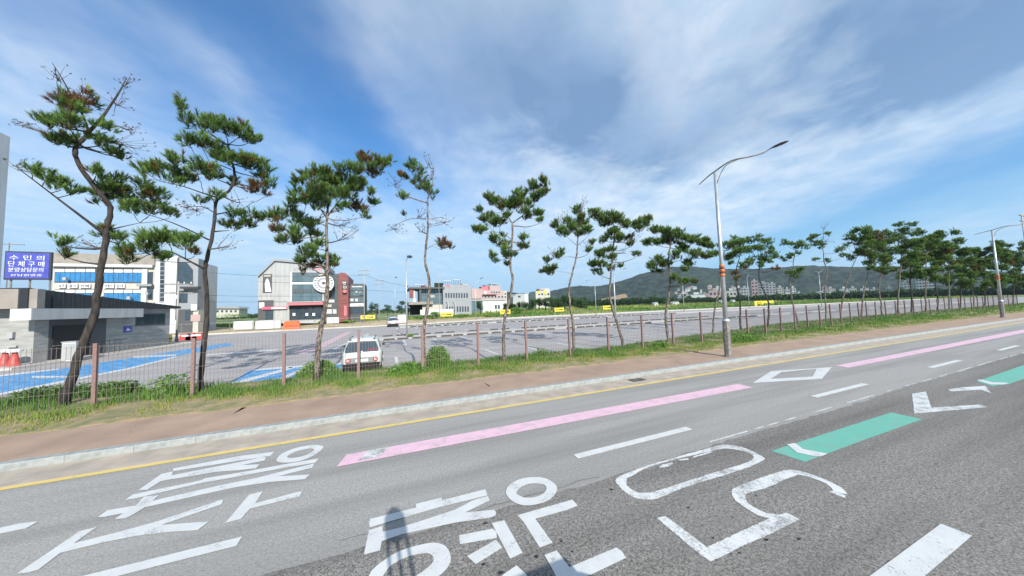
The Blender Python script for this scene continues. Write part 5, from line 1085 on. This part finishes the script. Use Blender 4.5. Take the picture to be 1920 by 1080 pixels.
# ------------------------------------------------------------------ vegetation behind the lot
def leaf_tree(label, x, ytop, ybase, rx, Y, mt='leaf', n=700, cat='tree', name='tree', group=None, tint=(.1, .9), lsize=None, trunk=True):
    t = AT(x, ytop, Y); b0 = AT(x, ybase, Y); R = abs(AT(x+rx, ytop, Y).x-t.x); top = t.z; bot = max(.0, b0.z)
    e = empty(name, (t.x, Y, 0), label, cat, group); Hh = top-bot
    lobes = [(random.uniform(-.6, .6)*R, random.uniform(-.6, .6)*R, bot+Hh*random.uniform(.35, .85), random.uniform(.35, .6)) for _ in range(7)]+[(0, 0, bot+Hh*.75, .5)]
    k_ = rng.integers(0, len(lobes), n); Lb = np.array(lobes)[k_]; d = rng.normal(size=(n, 3)); d /= np.linalg.norm(d, axis=1)[:, None]; r = rng.random(n)**.35
    P = np.stack([Lb[:, 0]+d[:, 0]*r*R*Lb[:, 3], Lb[:, 1]+d[:, 1]*r*R*Lb[:, 3], Lb[:, 2]+d[:, 2]*r*min(Hh*.45, R)*Lb[:, 3]], 1); P[:, 2] = np.clip(P[:, 2], .1, top)
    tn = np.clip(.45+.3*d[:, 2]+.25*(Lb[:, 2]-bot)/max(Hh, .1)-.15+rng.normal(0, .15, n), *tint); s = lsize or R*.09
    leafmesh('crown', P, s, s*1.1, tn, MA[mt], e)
    if trunk: MB(e.location).tube([(t.x, Y, 0), (t.x+.1, Y, bot+Hh*.35), (t.x, Y, bot+Hh*.7)], [.04*Hh, .03*Hh, .01*Hh], 6).build('trunk', MA['bark_dark'], e)
    return e
wd = 'dark trees of the wood behind the lot'
for i, x in enumerate((952, 962, 974, 986, 998, 1010, 1022, 1034, 1046, 1058, 1070, 1084, 1096)):
    yt = (572, 568, 566, 565, 560, 558, 556, 556, 555, 553, 556, 558, 566)[i]
    leaf_tree('dark tree of the wood, %s from its left end' % ('first second third fourth fifth sixth seventh eighth ninth tenth eleventh twelfth thirteenth'.split()[i]), x, yt+random.uniform(-1, 1), 588, 9.5, 128+random.uniform(-6, 6), n=1100, group=wd, tint=(.05, .75))
for x, yt, yb, rx, Y, lb in ((697, 563, 588, 8, 120, 'dark round tree right of the dark glazed shop'), (706, 568, 588, 6, 118, 'smaller dark tree beside the pale utility pole'), (727, 571, 586, 7, 150, 'low dark tree between the two thin lamp posts'), (752, 562, 588, 9, 118, 'dark tree just left of the grey building'), (765, 566, 588, 6, 114, 'dark bushy tree touching the grey building'),
                         (900, 561, 592, 9, 112, 'dark pine before the white house'), (948, 568, 588, 6, 112, 'dark tree behind the slender V crowned pine')):
    leaf_tree(lb, x, yt, yb, rx, Y, n=900, tint=(.05, .7))
leaf_tree('bright green round bush behind the lot edge near the centre', 973, 576, 596, 13, 84, 'weed', 1800, 'bush', 'bush', tint=(0, .75), lsize=.14, trunk=False)
for i, (x, yt, rx, Y, lb) in enumerate(((788, 590, 12, 86, 'low green bushes left of the thin pine on the sandy edge'), (812, 585, 14, 88, 'green bushes in front of the grey building left part'), (866, 588, 16, 86, 'bushy greenery below the grey building windows'), (915, 590, 14, 84, 'straw coloured bushes left of the slender pine'),
       (655, 600, 14, 84, 'green scrub before the dark red building'), (563, 612, 12, 80, 'low scrub beside the orange barrier'), (768, 626, 6, 33.5, 'small weeds at the foot of the lot lamp'), (735, 612, 5, 66, 'weeds in front of the silver car'), (825, 630, 4, 33, 'tiny weed growing on the parking island'), (605, 600, 8, 78, 'scrub behind the third pine trunk'),
       (425, 588, 40, 150, 'long green hedge in front of the small white house'))):
    leaf_tree(lb, x, yt, AT(x, yt, Y).z and yt+14, rx, Y, 'weed', 700, 'bush', 'bush', tint=(0, .8), lsize=.16 if Y > 60 else .07, trunk=False)
# reeds and field greenery at the right
n = 26000; x = rng.uniform(28, 330, n); y = 72+rng.random(n)**1.6*150-(x-28)*.02; keep = clump_noise(x, y, .06)+.25*rng.random(n) > -.12; x, y = x[keep], y[keep]
h = (.35+.9*np.clip(clump_noise(x, y, .12)+.3, 0, 1))*rng.uniform(.6, 1.3, len(x))*np.clip(y/90, 1, 1.6)
tag(blades('field_reeds', x, y, np.zeros(len(x)), h, np.full(len(x), .35), np.clip(.55+.9*clump_noise(x, y, .03)+rng.normal(0, .12, len(x)), 0, 1), MA['grassm'], None, .5), 'tall reeds and grass covering the field beyond the lot', 'grass', kind='stuff')
n = 9000; x = rng.uniform(-70, 30, n); y = 88+rng.random(n)*22-(x-28)*.08; keep = clump_noise(x, y, .12) > .02; x, y = x[keep], y[keep]
tag(blades('strip_grass', x, y, np.zeros(len(x)), rng.uniform(.3, 1.0, len(x)), np.full(len(x), .2), rng.uniform(.2, 1, len(x)), MA['grassm'], None, .5), 'patchy tall grass on the sandy strip before the buildings', 'grass', kind='stuff')
# mid tree belt far across the field
nb = 0
def belt(name, x0, x1, R, ytop, label, n, tint, sz, hgt=9):
    P = []; 
    for _ in range(n):
        x = random.uniform(x0, x1); q = FAR(x, ytop, R*random.uniform(.94, 1.06)); hh = hgt*(.75+.5*mnoise.noise(Vector((x*.06, 1, 2)))+.25*mnoise.noise(Vector((x*.25, 5, 2)))); P.append((q.x, q.y, random.random()**.7*hh))
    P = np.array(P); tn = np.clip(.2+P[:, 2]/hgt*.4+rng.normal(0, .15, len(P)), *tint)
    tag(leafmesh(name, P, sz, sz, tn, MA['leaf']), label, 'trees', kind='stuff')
belt('tree_belt', 1100, 1250, 330, 570, 'low belt of trees at the foot of the hill', 14000, (.1, .9), .7, 9)
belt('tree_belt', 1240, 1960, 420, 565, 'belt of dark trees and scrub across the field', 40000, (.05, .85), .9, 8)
belt('tree_belt', 860, 1110, 420, 572, 'far tree belt behind the wood', 12000, (.05, .5), .9, 13)
belt('tree_belt', 380, 800, 330, 585, 'thin distant line of trees behind the shops', 9000, (.05, .6), .6, 5)

# hill
def hill(name, prof, R, m, depth=500, foot=.75):
    xs = np.linspace(prof[0][0], prof[-1][0], 420); ys = np.interp(xs, [p[0] for p in prof], [p[1] for p in prof]); rows = 60; vs = []; fs = []
    for j in range(rows+1):
        u = j/rows
        for i, (x, y) in enumerate(zip(xs, ys)):
            top = FAR(x, y, R); fr = foot+(1-foot)*u; q = Vector((top.x*fr, top.y*fr, 0)); hz = max(0.5, top.z)
            nz = mnoise.noise(Vector((q.x*.004, q.y*.004, 1)))*.16*math.sin(math.pi*u)
            z = hz*(math.sin(u*math.pi/2)**1.15+nz)+mnoise.noise(Vector((q.x*.03, q.y*.03, 4)))*3.5*min(1, u*4)+mnoise.noise(Vector((q.x*.11, q.y*.11, 8)))*2.4*min(1, u*6)
            vs.append((q.x, q.y, z-1))
    n = len(xs)
    for j in range(rows):
        for i in range(n-1): fs.append((j*n+i, j*n+i+1, (j+1)*n+i+1, (j+1)*n+i))
    o = MB().add([], []); o.v = vs; o.f = fs
    return tag(o.build(name, m, None, False), kind='structure')
MA['forest'] = mat('forest_cover', (.030, .052, .030), 1, (.004, .010, .008), .045, .95, detail=8, sharp=(.38, .6))
hill('hill', [(985, 571), (1000, 562), (1030, 546), (1060, 540), (1085, 537), (1110, 538), (1130, 536), (1150, 531), (1175, 524), (1200, 514), (1230, 507), (1260, 501), (1300, 501), (1330, 504), (1370, 505), (1400, 505), (1440, 503), (1490, 499), (1510, 498), (1540, 499), (1600, 500), (1660, 499), (1720, 500), (1800, 503), (1880, 510), (1990, 522)], 1500, MA['forest'])
hill('low_ridge', [(840, 576), (880, 560), (930, 547), (955, 549), (985, 551), (1010, 550), (1050, 556), (1100, 566)], 1150, MA['forest'], foot=.8)
e = tag(MB().add([tuple(FAR(x, y, 760)) for x, y in ((1122, 562), (1150, 556), (1160, 553), (1172, 551), (1177, 555), (1174, 560), (1158, 561), (1140, 563))], [tuple(range(8))]).build('cleared_slope', MA['pave']), kind='structure')
# town: houses and flats, each a thing
def box_house(i, x, y, w_, h_, R, m, label, cat='house', rows=0, cols=0, group=None):
    q = FAR(x, y+h_, R); t = FAR(x, y, R); wl = (FAR(x+w_/2, y, R)-FAR(x-w_/2, y, R)).length; ang = math.atan2(q.y, q.x)-math.pi/2
    e = empty('apartment_block' if cat == 'apartment block' else 'house', (q.x, q.y, min(q.z, 0)-2 if rows else q.z-2), label, cat, group, ang); ht = t.z-e.location.z
    MB().box(-wl/2, 0, 0, wl/2, wl*.7, ht).build('wall', m, e)
    if rows:
        MB().box(-wl/2-.3, -.3, ht+.01, wl/2+.3, wl*.7+.3, ht+.9).build('roof', MA['wall_grey'], e); MB().box(-wl*.15, wl*.2, ht+.91, wl*.15, wl*.5, ht+3.5).build('roof_box', m, e)
        for a in range(cols):
            for b_ in range(rows):
                cx = -wl/2+wl*(a+.5)/cols; cz = ht-(ht*.8)*(b_+.6)/rows; MB().box(cx-wl/cols*.3, -.12, cz-ht*.8/rows*.25, cx+wl/cols*.3, -.02, cz+ht*.8/rows*.25).build('window', MA['glass'], e)
    else:
        if random.random() < .5: MB().prismY([(-wl/2-.3, ht), (wl/2+.3, ht), (0, ht+wl*.22)], -.3, wl*.7+.3).build('roof', random.choice([MA['wall_grey'], MA['wall_pink'], MA['wall_dark']]), e)
        else: MB().box(-wl/2-.2, -.2, ht+.01, wl/2+.2, wl*.7+.2, ht+.6).build('roof', MA['wall_pale'], e)
        for s in (-.25, .2): MB().box(wl*s-wl*.09, -.1, ht*.45, wl*s+wl*.09, -.02, ht*.75).build('window', MA['glass'], e)
ap = [(1417, 527, 12, 36, 620, 'wall_pink', 'pinkish apartment block left end of the tall cluster', 5, 2), (1434, 531, 20, 34, 600, 'wall_grey', 'grey green apartment block with banded balconies', 6, 3), (1450, 532, 12, 32, 640, 'wall_pale', 'narrow pale apartment block behind the banded one', 6, 2),
      (1464, 540, 13, 20, 560, 'wall_cream', 'cream apartment block with a grid of windows', 5, 3), (1477, 543, 9, 15, 570, 'wall_white', 'white low block between two apartment blocks', 3, 2), (1488, 541, 11, 16, 560, 'wall_white', 'plain white apartment block behind the bent pine', 4, 2),
      (1548, 538, 9, 20, 640, 'wall_pink', 'small pink tower behind the bare tipped pine', 4, 1), (1558, 542, 18, 10, 650, 'wall_cream', 'long cream block right of the small pink tower', 2, 4), (1583, 542, 16, 10, 650, 'wall_white', 'white block left of the right leaning pine', 2, 4), (1600, 541, 14, 11, 650, 'wall_cream', 'cream block right of the leaning pine', 2, 3),
      (1622, 541, 16, 11, 660, 'wall_white', 'white block between dense row trunks at left', 2, 4), (1640, 543, 14, 10, 650, 'wall_cream', 'cream block between dense row trunks', 2, 3), (1668, 540, 12, 12, 680, 'wall_grey', 'grey block behind the dense row', 3, 2), (1738, 522, 36, 38, 640, 'wall_pale', 'large pale block glimpsed under the crowded pines', 6, 6), (1795, 528, 30, 30, 660, 'wall_grey', 'grey wide block under the crowded pines', 5, 5),
      (1700, 530, 18, 28, 700, 'wall_pale', 'pale tower behind the tallest pine', 5, 3), (1850, 532, 26, 26, 700, 'wall_pale', 'pale block left of the far street lamp', 4, 4),
      (1341, 545, 22, 18, 520, 'wall_pink', 'pinkish hall behind the slanting pine', 2, 3), (1372, 546, 20, 16, 540, 'wall_cream', 'cream hall right of the street lamp pole', 2, 3), (1306, 553, 32, 8, 480, 'wall_white', 'long white shed below the hillside houses', 1, 5), (1398, 540, 16, 22, 600, 'wall_pale', 'pale block left of the pinkish apartments', 4, 3)]
for i, (x, y, w_, h_, R, m, lb, rw, cl) in enumerate(ap): box_house(i, x, y, w_, h_, R, MA[m], lb, 'apartment block' if rw > 2 else 'hall', rw, cl)
k_ = 0
while k_ < 46:
    x = random.uniform(1262, 1420); u = random.random(); y = 533+u*22+(1420-x)*.02; R = 900-u*330
    box_house(k_, x, y, random.uniform(3.5, 8), random.uniform(2, 4), R, MA[random.choice(['wall_white', 'wall_cream', 'wall_pale', 'wall_pink', 'wall_grey', 'wall_white'])], 'tiny pale hillside house in the distant village', 'house', group='houses of the distant hillside village'); k_ += 1
k_ = 0
while k_ < 26:
    x = random.uniform(1490, 1700); y = random.uniform(543, 552); box_house(k_, x, y, random.uniform(4, 9), random.uniform(2.5, 4.5), 560, MA[random.choice(['wall_white', 'wall_cream', 'wall_pale'])], 'small pale house in the distant village strip', 'house', group='houses of the distant village strip'); k_ += 1
# greenhouses / pale vehicles on the field edge: small sheds
for i, x in enumerate((1228, 1262, 1268, 1352, 1374)):
    q = AT(x, 568, 160+i*6); e = empty('field_shed', (q.x, q.y, 0), 'small white shed %s on the field edge' % ('left of the broad crowned pine', 'right of the broad crowned pine', 'right of another shed', 'beside the street lamp pole', 'right of the street lamp pole')[i], 'shed')
    MB().box(-1.6, -1.2, 0, 1.6, 1.2, 1.9).build('wall', MA['wall_white'], e); MB().prismY([(-1.8, 1.91), (1.8, 1.91), (0, 2.7)], -1.4, 1.4).build('roof', MA['wall_pale'], e); MB().box(-.5, -1.25, .1, .4, -1.21, 1.6).build('door', MA['wall_grey'], e)

# survey car under the viewpoint: only its shadow falls into the picture
e = empty('survey_car', (0.9, -.15, 0), 'dark shadow casting survey car with camera mast beneath the viewpoint', 'car')
vs = []; fs = []; rr = [(2.1, -.85, .85, .25), (2.15, -.9, .9, .5), (2.1, -.88, .88, .95), (1.45, -.78, .78, 1.3), (1.2, -.7, .7, 1.5)]
for w_, a, b_, z in rr: vs += rrect(w_, a, b_, z, .25)
for i in range(len(rr)-1):
    for q in range(20): fs.append((i*20+q, i*20+(q+1) % 20, (i+1)*20+(q+1) % 20, (i+1)*20+q))
fs += [tuple(range(20))[::-1], tuple(range(80, 100))]
MB().add(vs, fs).build('body', MA['car_silver'], e, True)
for sx in (-1.3, 1.3):
    for sy in (-.8, .8): MB().tube([(sx, sy-.1, .31), (sx, sy+.1, .31)], .31, 18).build('wheel', MA['tyre'], e)
MB().box(-.05, -.5, 1.51, 1.1, .5, 1.72).build('roof_box', MA['car_black'], e)
m = Vector((-.555, -.2, 0))
for dx in (-.11, 0, .11): MB().tube([(m.x+dx, m.y, 1.5), (m.x+dx, m.y, 2.9)], .02, 8).build('mast_tube', MA['dark'], e)
MB().tube([(m.x, m.y, 2.82), (m.x, m.y, 2.86), (m.x, m.y, 3.08), (m.x, m.y, 3.15), (m.x, m.y, 3.2)], [.1, .135, .125, .08, .03], 14).build('camera_head', MA['dark'], e, True)

# thin summer haze over the whole scene
hm = bpy.data.materials.new('haze_air'); hm.use_nodes = True; ht = hm.node_tree; ht.nodes.clear()
pv = ht.nodes.new('ShaderNodeVolumePrincipled'); pv.inputs['Color'].default_value = (.62, .78, 1, 1); pv.inputs['Density'].default_value = .00010; pv.inputs['Anisotropy'].default_value = .2
ho = ht.nodes.new('ShaderNodeOutputMaterial'); ht.links.new(pv.outputs[0], ho.inputs['Volume'])
tag(MB().box(-2700, -100, -3, 3400, 3400, 260).build('haze', hm), kind='stuff')
